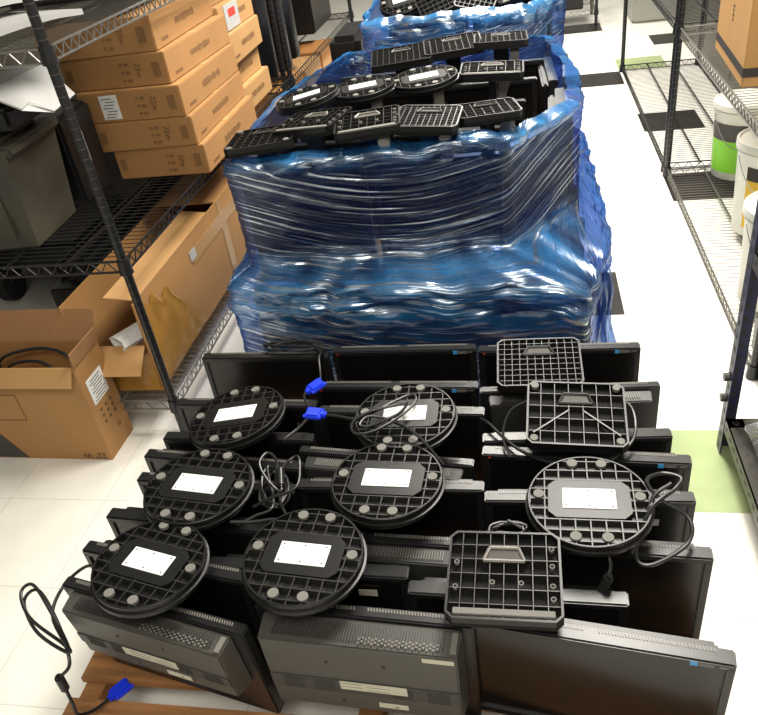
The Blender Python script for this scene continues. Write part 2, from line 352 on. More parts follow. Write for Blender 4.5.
# ------------------------------------------------------------------ monitors
def add_round_base(parent, loc, tilt, rz=0, r=0.11, plate=True):
    M = Matrix.Translation(loc) @ Matrix.Rotation(rz, 4, 'Z') @ Matrix.Rotation(tilt[0], 4, 'X') @ Matrix.Rotation(tilt[1], 4, 'Y')
    bm = bmesh.new()
    add_lathe(bm, [(0.0001, -.030), (r * .8, -.030), (r * 1.0, -.024), (r * 1.02, -.018), (r * 1.02, -.013), (r * .985, -.012), (r * .985, -.001), (r * .975, 0), (r * .95, 0), (r * .945, -.002), (r * .94, -.012), (0.0001, -.012)], n=64)
    base = obj('stand_base', bm, baseb, parent, True); base.matrix_local = M
    bm = bmesh.new()
    for k in range(-4, 5):
        y = k * r * .215
        h = math.sqrt((r * .945) ** 2 - y * y) if abs(y) < r * .94 else 0
        add_box(bm, (0, y, -.0065), (2 * h, .0022, .011)); 
    for k in range(-4, 5):
        x = k * r * .235
        h = math.sqrt(max(0, (r * .945) ** 2 - x * x)); 
        if h > .01: add_box(bm, (x, 0, -.0068), (.0022, 2 * h, .0108))
    obj('ribs', bm, ribm, base)
    bm = bmesh.new(); add_prism(bm, chamf(r * 1.3, r * .80, r * .12), -.0115, .0004)
    obj('mount_plate', bm, baseb, base, True)
    bm = bmesh.new(); add_box(bm, (0, 0, .0012), (r * .84, r * .43, .0018), .0006)
    for sx in (-1, 0, 1):
        for sy in (-1, 1): add_cyl(bm, (sx * r * .36, sy * r * .16, .002), (sx * r * .36, sy * r * .16, .0026), .0018, n=8, mi=1)
    pl = obj('steel_plate', bm, [white, ink], base); pl['label'] = 'shiny white screwed plate'
    for fx, fy in ((-.24, .8), (.24, .8), (-.8, .08), (.8, .08), (-.24, -.78), (.24, -.78)):
        bm = bmesh.new(); add_cyl(bm, (fx * r, fy * r, -.004), (fx * r, fy * r, .0022), r * .088, n=20)
        f = obj('rubber_foot', bm, footm, base, True); f['label'] = 'round grey rubber foot'
    return base
def chamf(w, d, c): return [(-w / 2 + c, -d / 2), (w / 2 - c, -d / 2), (w / 2, -d / 2 + c), (w / 2, d / 2 - c), (w / 2 - c, d / 2), (-w / 2 + c, d / 2), (-w / 2, d / 2 - c), (-w / 2, -d / 2 + c)]
def add_square_base(parent, loc, tilt, rz=0, w=.19, d=.165, bar=True, feet=False, nx=8, ny=6, braces=False):
    M = Matrix.Translation(loc) @ Matrix.Rotation(rz, 4, 'Z') @ Matrix.Rotation(tilt[0], 4, 'X') @ Matrix.Rotation(tilt[1], 4, 'Y')
    bm = bmesh.new(); c = .012
    add_prism(bm, chamf(w, d, c), -.024, -.0145, 1)
    P = chamf(w, d, c); Q = chamf(w - .008, d - .008, c * .8)
    for k in range(8):
        a, b, e, f = P[k], P[(k + 1) % 8], Q[(k + 1) % 8], Q[k]
        lo = [bm.verts.new((*p, -.0145)) for p in (a, b, e, f)]; hi = [bm.verts.new((*p, 0)) for p in (a, b, e, f)]
        bm.faces.new(hi); bm.faces.new((lo[0], lo[1], hi[1], hi[0])); bm.faces.new((lo[3], lo[2], hi[2], hi[3]))
    base = obj('stand_base', bm, [baseb, panm], parent); base.matrix_local = M
    bm = bmesh.new()
    for k in range(1, nx): add_box(bm, (-w / 2 + w * k / nx, 0, -.0078), (.0013, d - .01, .0132))
    for k in range(1, ny): add_box(bm, (0, -d / 2 + d * k / ny, -.0078), (w - .01, .0013, .0132))
    if braces:
        for s in (-1, 1): add_box(bm, (s * w * .25, -d * .15, -.0045), (.003, d * .55, .009), rot=(0, 0, s * R(48)))
    obj('ribs', bm, ribm, base)
    bm = bmesh.new()
    tz = [(-.034, -.006), (.034, -.006), (.024, .02), (-.024, .02)]
    add_prism(bm, [(x, y + d * .18) for x, y in tz], -.009, -.001, 1)
    for k in range(4):
        a = Vector((*tz[k], 0)); b = Vector((*tz[(k + 1) % 4], 0)); a.y += d * .18; b.y += d * .18
        add_cyl(bm, a, b, .0032, n=6)
    hs = obj('handle_slot', bm, [slot if bar else ribm, ink], base)
    if bar:
        bm = bmesh.new(); add_box(bm, (0, -d * .42, -.002), (w * .86, .012, .006), .001); obj('edge_bar', bm, footm, base)
        bm = bmesh.new()
        for sx, sy in ((-.42, .12), (-.42, -.16), (.42, .3), (.42, .1), (.42, -.12), (.42, -.26), (-.1, -.1), (.15, -.1)):
            add_lathe(bm, [(.003, -.006), (.003, .0008), (.0046, .0008), (.0046, -.006)], (sx * w, sy * d, 0), n=10)
        obj('screw_boss', bm, footm, base)
    if feet:
        for sx in (-1, 1):
            for sy in (-1, 1):
                bm = bmesh.new(); add_cyl(bm, (sx * w * .42, sy * d * .42, -.006), (sx * w * .42, sy * d * .42, .002), .008, n=16); obj('rubber_foot', bm, footm, base, True)
    return base

def make_monitor(label, x, y, ang, w=.39, h=.27, z0=.09, face='screen', vents=True, logo=False, sticker=None, lean=0, group='monitors on the near pallet', hh=None, name='computer_monitor', housew=.9, dark_house=False, big=False, roll=0, hd=.031):
    """upside-down monitor; x,y is the middle of its top front edge as seen from the camera side, front = -Y local"""
    t = thing(name, label, 'monitor', (x, y, z0), 0, group, rot=(lean, roll, ang))
    fr = .016; d = .03
    if face == 'screen':
        bm = bmesh.new()
        add_box(bm, (0, d / 2, h - fr / 2), (w, d, fr), .003)
        add_box(bm, (0, d / 2, .011), (w, d, .022), .003)
        for s in (-1, 1): add_box(bm, (s * (w / 2 - fr / 2), d / 2, h / 2), (fr, d, h - .012), .003)
        add_box(bm, (0, .021, h / 2), (w - .01, .016, h - .01))
        bz = obj('bezel', bm, blacktop, t, True)
        bm = bmesh.new(); add_box(bm, (0, .0085, h / 2 + .003), (w - 2 * fr + .002, .009, h - fr - .02)); obj('screen', bm, screenm, t)
        if logo:
            bm = bmesh.new(); add_box(bm, (w * .36, -.0003, h - .0085), (.011, .0008, .010)); b = obj('sticker', bm, bluest, bz); b['label'] = 'small blue and white energy sticker'
            bm = bmesh.new(); add_box(bm, (w * .36 + .018, -.0003, h - .0085), (.022, .0008, .007)); obj('sticker', bm, footm, bz)
            bm = bmesh.new(); add_box(bm, (-w * .46, -.0003, h - .008), (.005, .0008, .003)); obj('power_mark', bm, redd, bz)
            bm = bmesh.new(); add_box(bm, (w * .46, -.0003, h - .008), (.012, .0006, .003)); obj('nameplate', bm, slot, bz)
        bm = bmesh.new(); add_box(bm, (0, d + .010, h * .52), (w * housew, .022, h * .86), .006); obj('rear_housing', bm, black, t, True)
        vy = .023
    else:
        bm = bmesh.new(); add_box(bm, (0, hd + .012, h / 2), (w, .024, h), .003); bz = obj('bezel', bm, blacktop, t, True)
        hh_ = hh or h * .42; hw = w * housew
        bm = bmesh.new()
        # housing tapers: narrower at its rear face
        z1 = h - .008; z0_ = z1 - hh_
        a = [(-hw / 2, hd, z0_ - .01), (hw / 2, hd, z0_ - .01), (hw / 2, hd, z1), (-hw / 2, hd, z1)]
        b = [(-hw / 2 + .006, -.004, z0_), (hw / 2 - .006, -.004, z0_), (hw / 2 - .004, -.004, z1 - .004), (-hw / 2 + .004, -.004, z1 - .004)]
        A = [bm.verts.new(p) for p in a]; B = [bm.verts.new(p) for p in b]
        for k in range(4): bm.faces.new((A[k], A[(k + 1) % 4], B[(k + 1) % 4], B[k]))
        bm.faces.new(B); bm.faces.new(A[::-1])
        bmesh.ops.bevel(bm, geom=bm.edges[:], offset=.0025, segments=2, affect='EDGES')
        hs = obj('rear_housing', bm, greyback if not dark_house else mat('dark_housing_plastic', (.03, .03, .029), .42), t, True)
        bm = bmesh.new()
        n = int(hw * .84 / .0048)
        for k in range(n):
            xx = -hw * .42 + hw * .84 * k / (n - 1)
            add_box(bm, (xx, hd * .46, z1 - .0002), (.0016, hd * .68, .0022), mi=0)
        obj('top_ribs', bm, [greyback2 if big else slot], hs)
        if big:
            bm = bmesh.new()
            for k in range(int(n * .4)):
                for q in range(2): add_box(bm, (hw * .02 + hw * .4 * k / (n * .4), .004 + q * .007 + (k % 2) * .003, z1 + .0008), (.0035, .003, .0012))
            obj('vent_dots', bm, slot, hs)
            bm = bmesh.new(); add_box(bm, (0, -.0048, z0_ + hh_ * .36), (hw - .014, .002, hh_ * .2)); band = obj('vent_band', bm, greyback2, hs)
            bm = bmesh.new()
            for sx in (-.36, -.2, .2, .38):
                for q in range(7): add_box(bm, (sx * hw, -.0061, z0_ + hh_ * (.28 + q * .026)), (hw * .11, .0008, .0012))
            obj('vent_lines', bm, ink, hs)
            bm = bmesh.new(); add_box(bm, (.02 if big == 1 else 0, -.0065, z0_ + hh_ * .40), (hw * .34, .0012, .022)); lb = obj('rating_label', bm, cream, hs); lb['label'] = 'cream rating label'
            bm = bmesh.new()
            for q in range(4): add_box(bm, (-hw * .06 + (q % 2) * .05, -.0073, z0_ + hh_ * .40 + .007 - q * .0045), (hw * .12, .0003, .0012))
            obj('label_print', bm, slot, lb)
            bm = bmesh.new(); add_box(bm, (.05, -.0052, z0_ + hh_ * .13), (hw * .15, .0012, .013)); lb = obj('barcode_label', bm, cream, hs)
            if big == 1:
                bm = bmesh.new(); add_box(bm, (hw * .4, -.0052, z1 - .016), (hw * .15, .0012, .010)); obj('asset_label', bm, cream, hs)
            bm = bmesh.new()
            for sx, sz in ((-.16, .72), (.13, .74), (-.12, .12), (.16, .12)): add_cyl(bm, (sx * hw, -.0058, z0_ + hh_ * sz), (sx * hw, -.003, z0_ + hh_ * sz), .0028, n=10)
            obj('screw', bm, ink, hs)
            bm = bmesh.new(); add_box(bm, (hw * .47, hd * .45, z1 - .001), (.010, hd * .8, .004)); obj('end_cap', bm, slot, hs)
        vy = hd + .016
    if vents:
        bm = bmesh.new(); n = int(w * .86 / .005)
        for k in range(n):
            xx = -w * .43 + w * .86 * k / (n - 1)
            if abs(xx) < .008: continue
            add_box(bm, (xx, vy, h + .0004), (.0024, .007, .0012), rot=(0, 0, .3))
        obj('vent_slots', bm, slot, t)
    if sticker:
        sx, sz, m = sticker
        bm = bmesh.new(); add_box(bm, (sx, -.0008 if face == 'screen' else .0305, sz), (.035, .0012, .016)); s = obj('label_sticker', bm, m, bz); s['label'] = 'small pale label'
    return t
def neck(t, dx, dy, ztop, h=.27, y=.05):
    """stand column out of the housing up to the base; dx, dy = local centre of the base"""
    bm = bmesh.new()
    a = Vector((dx * .6, y, h - .10)); b = Vector((dx * .8, y, h + .012)); c = Vector((dx, dy, ztop - .026))
    for p, q, s in ((a, b, .05), (b, c, .046)):
        d = q - p; n = Vector((1, 0, 0)); u = d.normalized().cross(n)
        V = []
        for e in (p, q):
            for sx, su in ((-1, -1), (1, -1), (1, 1), (-1, 1)): V.append(bm.verts.new(e + n * sx * s / 2 + u * su * .009))
        for f in ((0, 1, 2, 3), (7, 6, 5, 4), (0, 4, 5, 1), (1, 5, 6, 2), (2, 6, 7, 3), (3, 7, 4, 0)): bm.faces.new([V[i] for i in f])
    return obj('stand_neck', bm, black, t)
def based(t, kind, bx, by, bz, tilt=(0, 0), rz=0, **k):
    """put a stand base at the world spot bx,by,bz as a part of monitor t"""
    a = t.rotation_euler.z; M = t.rotation_euler.to_matrix().inverted()
    v = M @ (Vector((bx, by, bz)) - Vector(t.location))
    neck(t, v.x, v.y, v.z)
    (add_round_base if kind == 'round' else add_square_base)(t, v, tilt, rz - a, **k)

# pallet under the near group
def pallet(label, x0, x1, y0, y1):
    t = thing('wooden_pallet', label, 'pallet', ((x0 + x1) / 2, (y0 + y1) / 2, 0)); W = x1 - x0; D = y1 - y0
    n = 7
    for k in range(n):
        bm = bmesh.new(); add_box(bm, (0, -D / 2 + D * (k + .5) / n, .081), (W, D / n * .72, .016), .002); obj('deck_board', bm, wood, t)
    for k in (-1, 0, 1):
        bm = bmesh.new(); add_box(bm, (k * (W / 2 - .03), 0, .044), (.045, D, .057), .002); obj('stringer', bm, wood, t)
    for k in (-1, 0, 1):
        bm = bmesh.new(); add_box(bm, (0, k * (D / 2 - .05), .0075), (W, .09, .014), .002); obj('bottom_board', bm, wood, t)
    return t
pallet('bare wooden pallet under the near rows of loose monitors', -.93, .31, .60, 1.62)

# ---- right column
make_monitor('front right monitor, biggest bare screen facing the camera with blue sticker', .087, .735, R(-7.6), w=.424, logo=True, lean=R(1))
m = make_monitor('black monitor with the large square grid base, just behind the front right screen', -.03, .812, R(-1), w=.372, h=.262, vents=False)
based(m, 'square', -.046, .806, .425, (R(4), 0), 0, w=.186, d=.17, bar=True)
make_monitor('wide screen right behind the front square base, dangling cable before it', .106, .914, R(-2.8), w=.398)
m = make_monitor('monitor carrying the rightmost round base, above the green tile', .106, 1.035, R(1), w=.39, sticker=(.115, .215, offw))
based(m, 'round', .102, .978, .425, (R(2), R(0)), R(-1))
make_monitor('right screen with blue sticker directly behind the rightmost round base', .106, 1.152, R(-3.5), w=.412, logo=True)
m = make_monitor('monitor under the tilted square base with corner feet', .095, 1.213, R(2.5), w=.388, vents=False)
based(m, 'square', .094, 1.216, .43, (R(9), R(2)), R(-2), w=.198, d=.172, bar=False, feet=True, nx=7, ny=5, braces=True)
m = make_monitor('back-turned monitor with two vent strips carrying the rearmost square base', .09, 1.352, R(2), w=.402, face='back', dark_house=True)
based(m, 'square', .024, 1.40, .43, (R(7), 0), R(1), w=.188, d=.158, bar=False, nx=11, ny=9)
make_monitor('rearmost right screen of the near pallet, blue sticker at its corner', .072, 1.543, R(0), w=.39, logo=True)
# ---- middle column
make_monitor('grey back-turned monitor at the front centre with three cream labels', -.293, .708, R(-3), w=.386, face='back', big=1, housew=.91, hh=.19, hd=.048)
m = make_monitor('monitor under the front centre round base with a small pale label', -.41, .843, R(-1), w=.386, sticker=(.115, .225, cream), vents=False)
based(m, 'round', -.396, .832, .425, (R(1), R(1)), R(-4))
make_monitor('back-turned monitor with ridged top between the two centre round bases', -.306, .892, R(-2.5), w=.386, face='back', dark_house=True)
m = make_monitor('monitor under the middle centre round base', -.284, 1.059, R(0), w=.386)
based(m, 'round', -.272, 1.019, .43, (R(-1), R(0)), R(-2))
make_monitor('back-turned monitor with bright vent slots behind the middle centre round base', -.312, 1.118, R(-6), w=.388, face='back', dark_house=True)
m = make_monitor('monitor under the round base with a coiled cable on it', -.293, 1.30, R(-1.5), w=.388)
based(m, 'round', -.261, 1.215, .43, (R(0), R(-1)), R(1))
make_monitor('second rearmost screen of the centre column', -.317, 1.397, R(-1), w=.40, logo=True)
make_monitor('rearmost centre screen, touching the blue film, with blue sticker', -.317, 1.553, R(0), w=.376, logo=True)
# ---- left column
make_monitor('grey back-turned monitor at the front left corner, angled with cream label', -.682, .728, R(-12.5), w=.40, face='back', big=2, housew=.88, hh=.14, lean=R(4), h=.275, hd=.036)
m = make_monitor('monitor under the front left round base', -.698, .846, R(-9.5), w=.37)
based(m, 'round', -.676, .80, .43, (R(-2), R(2)), R(-12), r=.104)
make_monitor('monitor directly behind the front left round base, its end cap showing', -.692, .955, R(-5), w=.37, vents=False, h=.264)
m = make_monitor('monitor under the middle left round base', -.666, 1.058, R(-5), w=.37)
based(m, 'round', -.655, .996, .43, (R(-1), R(1)), R(-6))
make_monitor('monitor with vent slots right behind the middle left round base', -.675, 1.130, R(-6), w=.385)
m = make_monitor('monitor under the rear left round base', -.661, 1.207, R(-1), w=.366, vents=False)
based(m, 'round', -.646, 1.218, .43, (R(-3), R(-6)), R(4))
make_monitor('second rearmost screen of the left column, beside the rack post', -.681, 1.332, R(-2), w=.365)
make_monitor('rearmost left screen, standing before the wrapped stack', -.69, 1.534, R(-1), w=.352)

# ------------------------------------------------------------------ wrapped stacks
UP = [(-.80, 1.86), (-.42, 1.875), (-.05, 1.90), (.155, 2.16), (.16, 2.5), (.10, 3.0), (-.30, 3.06), (-.68, 3.06), (-.78, 2.7), (-.82, 2.2)]
LOW = [(-.87, 1.80), (-.42, 1.76), (.16, 1.72), (.235, 2.0), (.24, 2.5), (.22, 3.0), (-.30, 3.08), (-.72, 3.08), (-.84, 2.7), (-.87, 2.2)]
def outline(P, n=360):
    P = [Vector((x, y, 0)) for x, y in P]; L = []
    tot = 0; seg = []
    for a, b in zip(P, P[1:] + P[:1]): seg.append((a, b)); 
    per = n // len(seg); out = []
    for a, b in seg:
        for k in range(per): out.append(a.lerp(b, k / per))
    for _ in range(5): out = [(out[i - 1] + out[i] * 2 + out[(i + 1) % len(out)]) / 4 for i in range(len(out))]
    return out
def film(label, keys, name='stretch_wrap', seed=0, amp=1.0, nz=110):
    """keys: (z, outline, bunch, outward, rough)"""
    O = [(z, outline(P), b, w_, rg) for z, P, b, w_, rg in keys]; bm = bmesh.new()
    lu = bm.verts.layers.float_vector.new('wrapuv'); lb = bm.verts.layers.float.new('bunch')
    n = len(O[0][1]); rows = []
    zt, zb = O[0][0], O[-1][0]
    for r in range(nz + 1):
        z = zt + (zb - zt) * r / nz
        for q in range(len(O) - 1):
            if O[q][0] >= z >= O[q + 1][0] - 1e-9: break
        a, b = O[q], O[q + 1]; f = (a[0] - z) / (a[0] - b[0]); f = f * f * (3 - 2 * f)
        row = []; arc = 0
        for k in range(n):
            p = a[1][k].lerp(b[1][k], f); p0 = a[1][k - 1].lerp(b[1][k - 1], f); p1 = a[1][(k + 1) % n].lerp(b[1][(k + 1) % n], f)
            tn = (p1 - p0).normalized(); nr = Vector((tn.y, -tn.x, 0))
            bun = a[2] + (b[2] - a[2]) * f; ow = a[3] + (b[3] - a[3]) * f; rg = a[4] + (b[4] - a[4]) * f
            arc = k / n * 4.0
            if p.x > .1: bun *= 1 - .6 * min(1, (p.x - .1) / .08)
            th = 2 * math.pi * k / n; cx, sy = math.cos(th) * .64, math.sin(th) * .64
            slant = z + .12 * math.sin(th * 2 + seed) * (1 - bun)
            st = noise.fractal(Vector((cx * 1.6, sy * 1.6, slant * 62 + seed)), 1.0, 2.0, 4)
            cr = noise.fractal(Vector((cx * 12, sy * 12, z * 26 + seed)), 1.0, 2.0, 4)
            disp = ow + (.0035 * st + rg * .016 * cr) * amp
            dz = rg * .022 * noise.noise(Vector((cx * 5, sy * 5, seed + 3))) + rg * .01 * noise.noise(Vector((cx * 16, sy * 16, seed + 8)))
            v = bm.verts.new(p + nr * disp + Vector((0, 0, z + dz)))
            v[lu] = (arc, slant, 0); v[lb] = max(0, min(1, bun + .9 * bun * cr + .35 * bun * noise.noise(Vector((cx * 5, sy * 5, z * 60 + seed))))); row.append(v)
        rows.append(row)
    for a, b in zip(rows, rows[1:]):
        for k in range(n): bm.faces.new((a[k], a[(k + 1) % n], b[(k + 1) % n], b[k]))
    o = obj(name, bm, filmM, None, 'all'); tag(o, label, 'plastic wrap'); return o
f1 = film('crinkled translucent blue stretch film around the near wrapped monitor stack',
     [(.785, UP, .5, -.030, .7), (.775, UP, .7, .010, .7), (.755, UP, .4, .014, .5), (.73, UP, .14, .008, .15), (.62, UP, .03, .004, .08), (.52, UP, .05, .004, .1), (.475, UP, .55, .004, .5),
      (.42, LOW, .75, .0, 1.1), (.35, LOW, .7, .004, 1.0), (.30, LOW, .4, 0, .5), (.22, LOW, .25, 0, .2), (.12, LOW, .5, 0, .5), (.03, LOW, .7, .006, 1.0)])
# loose tail of film hanging at the right corner
def sheet(P0, P1, n, mrows, fn):
    bm = bmesh.new(); lu = bm.verts.layers.float_vector.new('wrapuv'); lb = bm.verts.layers.float.new('bunch'); rows = []
    for r in range(mrows + 1):
        row = []
        for k in range(n + 1):
            p, bn = fn(k / n, r / mrows); v = bm.verts.new(p); v[lu] = (r / mrows * .6, k / n * .5, 0); v[lb] = bn; row.append(v)
        rows.append(row)
    for a, b in zip(rows, rows[1:]):
        for k in range(n): bm.faces.new((a[k], a[k + 1], b[k + 1], b[k]))
    return bm
def tailf(u, v):
    z = .36 - .34 * v; x = .20 + (.035 + .035 * v) * u + .008 * math.sin(v * 9) ; y = 1.86 + .10 * u
    c = noise.fractal(Vector((u * 9, v * 3, 5)), 1, 2, 4)
    return Vector((x + .008 * c, y + .02 * math.sin(u * 14 + v * 3) + .012 * c, z)), .3
tail = obj('film_tail', sheet(0, 0, 50, 60, tailf), filmM, f1, 'all'); tail['label'] = 'loose pale blue tail of film hanging down'

pallet('wooden pallet under the near wrapped stack', -.82, .20, 1.84, 3.02)
bm = bmesh.new(); add_box(bm, (-.34, 2.44, .3985), (.94, 1.10, .012), .002); tag(obj('cardboard_sheet', bm, card2), 'cardboard sheet between the two layers of the near wrapped stack', 'cardboard')

def mon_copy(src, label, x, y, z, ang, group):
    c = copy_tree(src); c.location = (x, y, z); c.rotation_euler = (0, 0, ang); c['label'] = label; c['group'] = group; return c
simple = make_monitor('screen behind the blue film, front left of the lower layer', -.63, 1.86, 0, w=.37, h=.29, z0=.092, group='monitors in the lower wrapped layer', vents=False)
gl = 'monitors in the lower wrapped layer'
mon_copy(simple, 'screen behind the blue film, front centre of the lower layer', -.24, 1.86, .092, R(2), gl)
mon_copy(simple, 'screen behind the blue film, right end of the lower layer', .0, 1.93, .092, R(-1), gl)
for r, nm in ((1, 'second'), (2, 'third'), (3, 'fourth')):
    mon_copy(simple, 'monitor in the lower wrapped layer, %s one back along the aisle side' % nm, -.0, 1.95 + .27 * r, .092, R(1), gl)
gu = 'monitors in the upper wrapped layer'
upm = {}
ux = [('front left', -.60, 1.905, 1), ('front centre', -.235, 1.925, -1)]
first = make_monitor('screen behind blue film, front left of the upper wrapped layer', -.605, 1.905, R(1), w=.355, h=.32, z0=.405, group=gu, vents=False)
spots = [('screen behind blue film, front centre of the upper wrapped layer', -.235, 1.925, 1), ('wrapped monitor in the second upper row, left', -.58, 2.12, 0),
         ('wrapped monitor in the second upper row, centre', -.20, 2.14, 0), ('wrapped monitor in the third upper row, left', -.55, 2.36, 0), ('wrapped monitor in the third upper row, centre', -.17, 2.38, 0),
         ('wrapped monitor in the fourth upper row, left', -.52, 2.60, 0), ('wrapped monitor in the fourth upper row, centre', -.13, 2.62, 0),
         ('wrapped monitor in the rearmost upper row, left', -.50, 2.86, 0), ('wrapped monitor in the rearmost upper row, right', -.10, 2.86, 0)]
U = [first]
for lb, x, y, a in spots: U.append(mon_copy(first, lb, x, y, .405, R(a), gu))
# side-on monitors seen through the film on the right flank
for k, (x, y, a, lb) in enumerate(((.055, 2.08, 52, 'monitor turned edgewise at the near right corner of the upper wrapped layer'), (.125, 2.33, 88, 'middle monitor turned sideways on the right flank of the upper layer'), (.11, 2.74, 92, 'rear monitor turned sideways on the right flank of the upper layer'))):
    c = mon_copy(first, lb, x, y, .405, R(a), gu); c.scale = (.9 if k else .8, 1, 1); U.append(c)
# stand bases on top of the wrapped stack, each carried by its monitor
Z = .84
for i, kind, x, y, tl, rz, kw in ((0, 'square', -.705, 1.945, (R(-1), R(-3)), 5, dict(bar=False, feet=True, w=.19, d=.17)), (2, 'square', -.57, 1.99, (R(1), R(-5)), -14, dict(bar=True, w=.185, d=.165, nx=9)),
                                  (1, 'square', -.405, 1.935, (R(2), R(-2)), 8, dict(bar=True, w=.175, d=.16, nx=8)), (3, 'square', -.245, 1.95, (R(2), R(4)), -3, dict(bar=False, w=.17, d=.16, nx=11, ny=9)),
                                  (10, 'square', -.095, 2.0, (R(-1), R(-3)), 6, dict(bar=False, w=.18, d=.15, nx=7, feet=False)),
                                  (4, 'round', -.645, 2.24, (R(0), R(-8)), 12, dict(r=.1)), (5, 'round', -.478, 2.285, (R(2), R(-3)), 12, dict(r=.1)), (7, 'round', -.295, 2.33, (R(2), R(-3)), 12, dict(r=.105)),
                                  (11, 'square', -.09, 2.36, (R(0), R(3)), 0, dict(bar=True, w=.19, d=.16, nx=7)),
                                  (8, 'square', -.41, 2.68, (R(4), R(-2)), 8, dict(bar=False, w=.21, d=.19, nx=10, ny=9)), (6, 'square', -.235, 2.72, (R(3), R(-2)), 8, dict(bar=False, w=.2, d=.19, nx=9, ny=8)),
                                  (9, 'square', -.07, 2.72, (R(-2), R(2)), 2, dict(bar=False, w=.18, d=.17, nx=9, ny=7))):
    zj = {0: -.02, 1: .004, 3: -.004, 10: -.012, 8: -.006, 6: .004, 9: .008}.get(i, 0)
    t_ = U[i]; a = t_.rotation_euler.z; v = Matrix.Rotation(-a, 3, 'Z') @ (Vector((x, y, Z + zj)) - Vector(t_.location)); v.x /= t_.scale.x
    if i in (1, 3, 5, 7, 9, 10, 11):
        bm = bmesh.new(); add_box(bm, (v.x + .045, v.y - .03, v.z - .075), (.03, .03, .085), .004, rot=(R(20), 0, 0)); obj('hinge_cover', bm, mat('light_grey_hinge_plastic', (.3, .29, .26), .45), t_, True)
    bm = bmesh.new(); add_box(bm, (v.x, v.y, v.z - .10), (.05, .022, .16), .004); obj('stand_neck', bm, black, t_)
    (add_round_base if kind == 'round' else add_square_base)(t_, v, tl, R(rz) - a, **kw)
# grey hinge blocks poking up between them
# far wrapped stack
FA = [(-.66, 3.35), (-.30, 3.32), (.02, 3.34), (.17, 3.5), (.19, 3.9), (.16, 4.4), (-.2, 4.45), (-.55, 4.45), (-.70, 4.2), (-.70, 3.7)]
film('blue stretch film around the far wrapped stack, behind the nearer one', [(.83, FA, .9, -.02, 1.0), (.81, FA, .8, .015, 1.0), (.76, FA, .3, .012, .5), (.55, FA, .1, .004, .15), (.40, FA, .5, .0, .5), (.30, FA, .2, .004, .3), (.03, FA, .5, 0, .8)], seed=7, nz=70)
pallet('wooden pallet under the far wrapped stack', -.66, .16, 3.38, 4.4)
gf = 'monitors in the far wrapped stack'
F = []
for lb, x, y, z, a in (('far stack monitor, front left of the lower layer', -.46, 3.42, .092, 0), ('far stack monitor, front right of the lower layer', -.06, 3.42, .092, 0), ('far stack monitor, front left of the upper layer', -.46, 3.42, .412, 0),
                       ('far stack monitor, front right of the upper layer', -.06, 3.42, .412, 0), ('far stack monitor, middle left of the upper layer', -.44, 3.72, .412, 2), ('far stack monitor, middle right of the upper layer', -.04, 3.72, .412, -2),
                       ('far stack monitor, rear left of the upper layer', -.44, 4.05, .412, 0), ('far stack monitor, rear right of the upper layer', -.04, 4.05, .412, 0), ('far stack monitor, middle left of the lower layer', -.44, 3.8, .092, 0), ('far stack monitor, middle right of the lower layer', -.04, 3.8, .092, 0)):
    F.append(mon_copy(first if z > .2 else simple, lb, x, y, z, R(a), gf))
    for ch in [c for c in col.objects if c.parent == F[-1] and c.name.startswith('stand_')]:
        for g in [q for q in col.objects if q.parent == ch]: bpy.data.objects.remove(g)
        bpy.data.objects.remove(ch)
for i, kind, x, y, tl, rz, kw in ((2, 'round', -.52, 3.62, (R(24), R(-10)), 10, dict(r=.11)), (4, 'square', -.36, 3.5, (R(35), R(-20)), 25, dict(bar=False, w=.17, d=.15)), (3, 'square', -.18, 3.47, (R(30), R(15)), -20, dict(bar=False, w=.17, d=.15)),
                                  (5, 'square', -.02, 3.6, (R(14), R(-14)), 25, dict(bar=True, w=.22, d=.17)), (6, 'round', -.32, 3.85, (R(16), R(0)), 8, dict(r=.12)), (7, 'round', -.06, 3.9, (R(14), R(4)), 0, dict(r=.12))):
    t_ = F[i]; a = t_.rotation_euler.z; v = Matrix.Rotation(-a, 3, 'Z') @ (Vector((x, y, .86)) - Vector(t_.location))
    bm = bmesh.new(); add_box(bm, (v.x, v.y, v.z - .10), (.05, .022, .14), .004); obj('stand_neck', bm, black, t_)
    (add_round_base if kind == 'round' else add_square_base)(t_, v, tl, R(rz) - a, **kw)

# ------------------------------------------------------------------ cables
def cable(label, pts, r=.0032, name='monitor_cable', m=cablem, ferrite=None, plugs=(), k=8):
    bm = bmesh.new(); P = smooth_pts(pts, k); add_tube(bm, P, r); o = obj(name, bm, m, None, True); tag(o, label, 'cable', 'loose video and power cables')
    if ferrite is not None:
        i = int(ferrite * (len(P) - 2)); d = (P[min(i + 2, len(P) - 1)] - P[max(0, i - 2)]).normalized()
        bm = bmesh.new(); add_cyl(bm, P[i] - d * .019, P[i] + d * .019, .0085, n=16); add_cyl(bm, P[i] - d * .024, P[i] + d * .024, .006, n=12); obj('ferrite_bead', bm, cablem, o, True)
    for end in plugs:
        p = P[-1] if end else P[0]; q = P[-4] if end else P[3]; d = (p - q).normalized()
        an = math.atan2(d.y, d.x); el = -math.asin(max(-1, min(1, d.z)))
        bm = bmesh.new(); M = Matrix.Translation(p + d * .02) @ Matrix.Rotation(an, 4, 'Z') @ Matrix.Rotation(el, 4, 'Y')
        t_ = bmesh.new(); add_box(t_, (0, 0, 0), (.034, .03, .014), .003); add_box(t_, (-.022, 0, 0), (.014, .014, .011), .002)
        for s in (-1, 1): add_cyl(t_, (-.02, s * .012, 0), (.02, s * .012, 0), .004, n=8)
        merge(bm, t_, M)
        pg = obj('video_plug', bm, bluepl, o); pg['label'] = 'bright blue video plug'
    return o
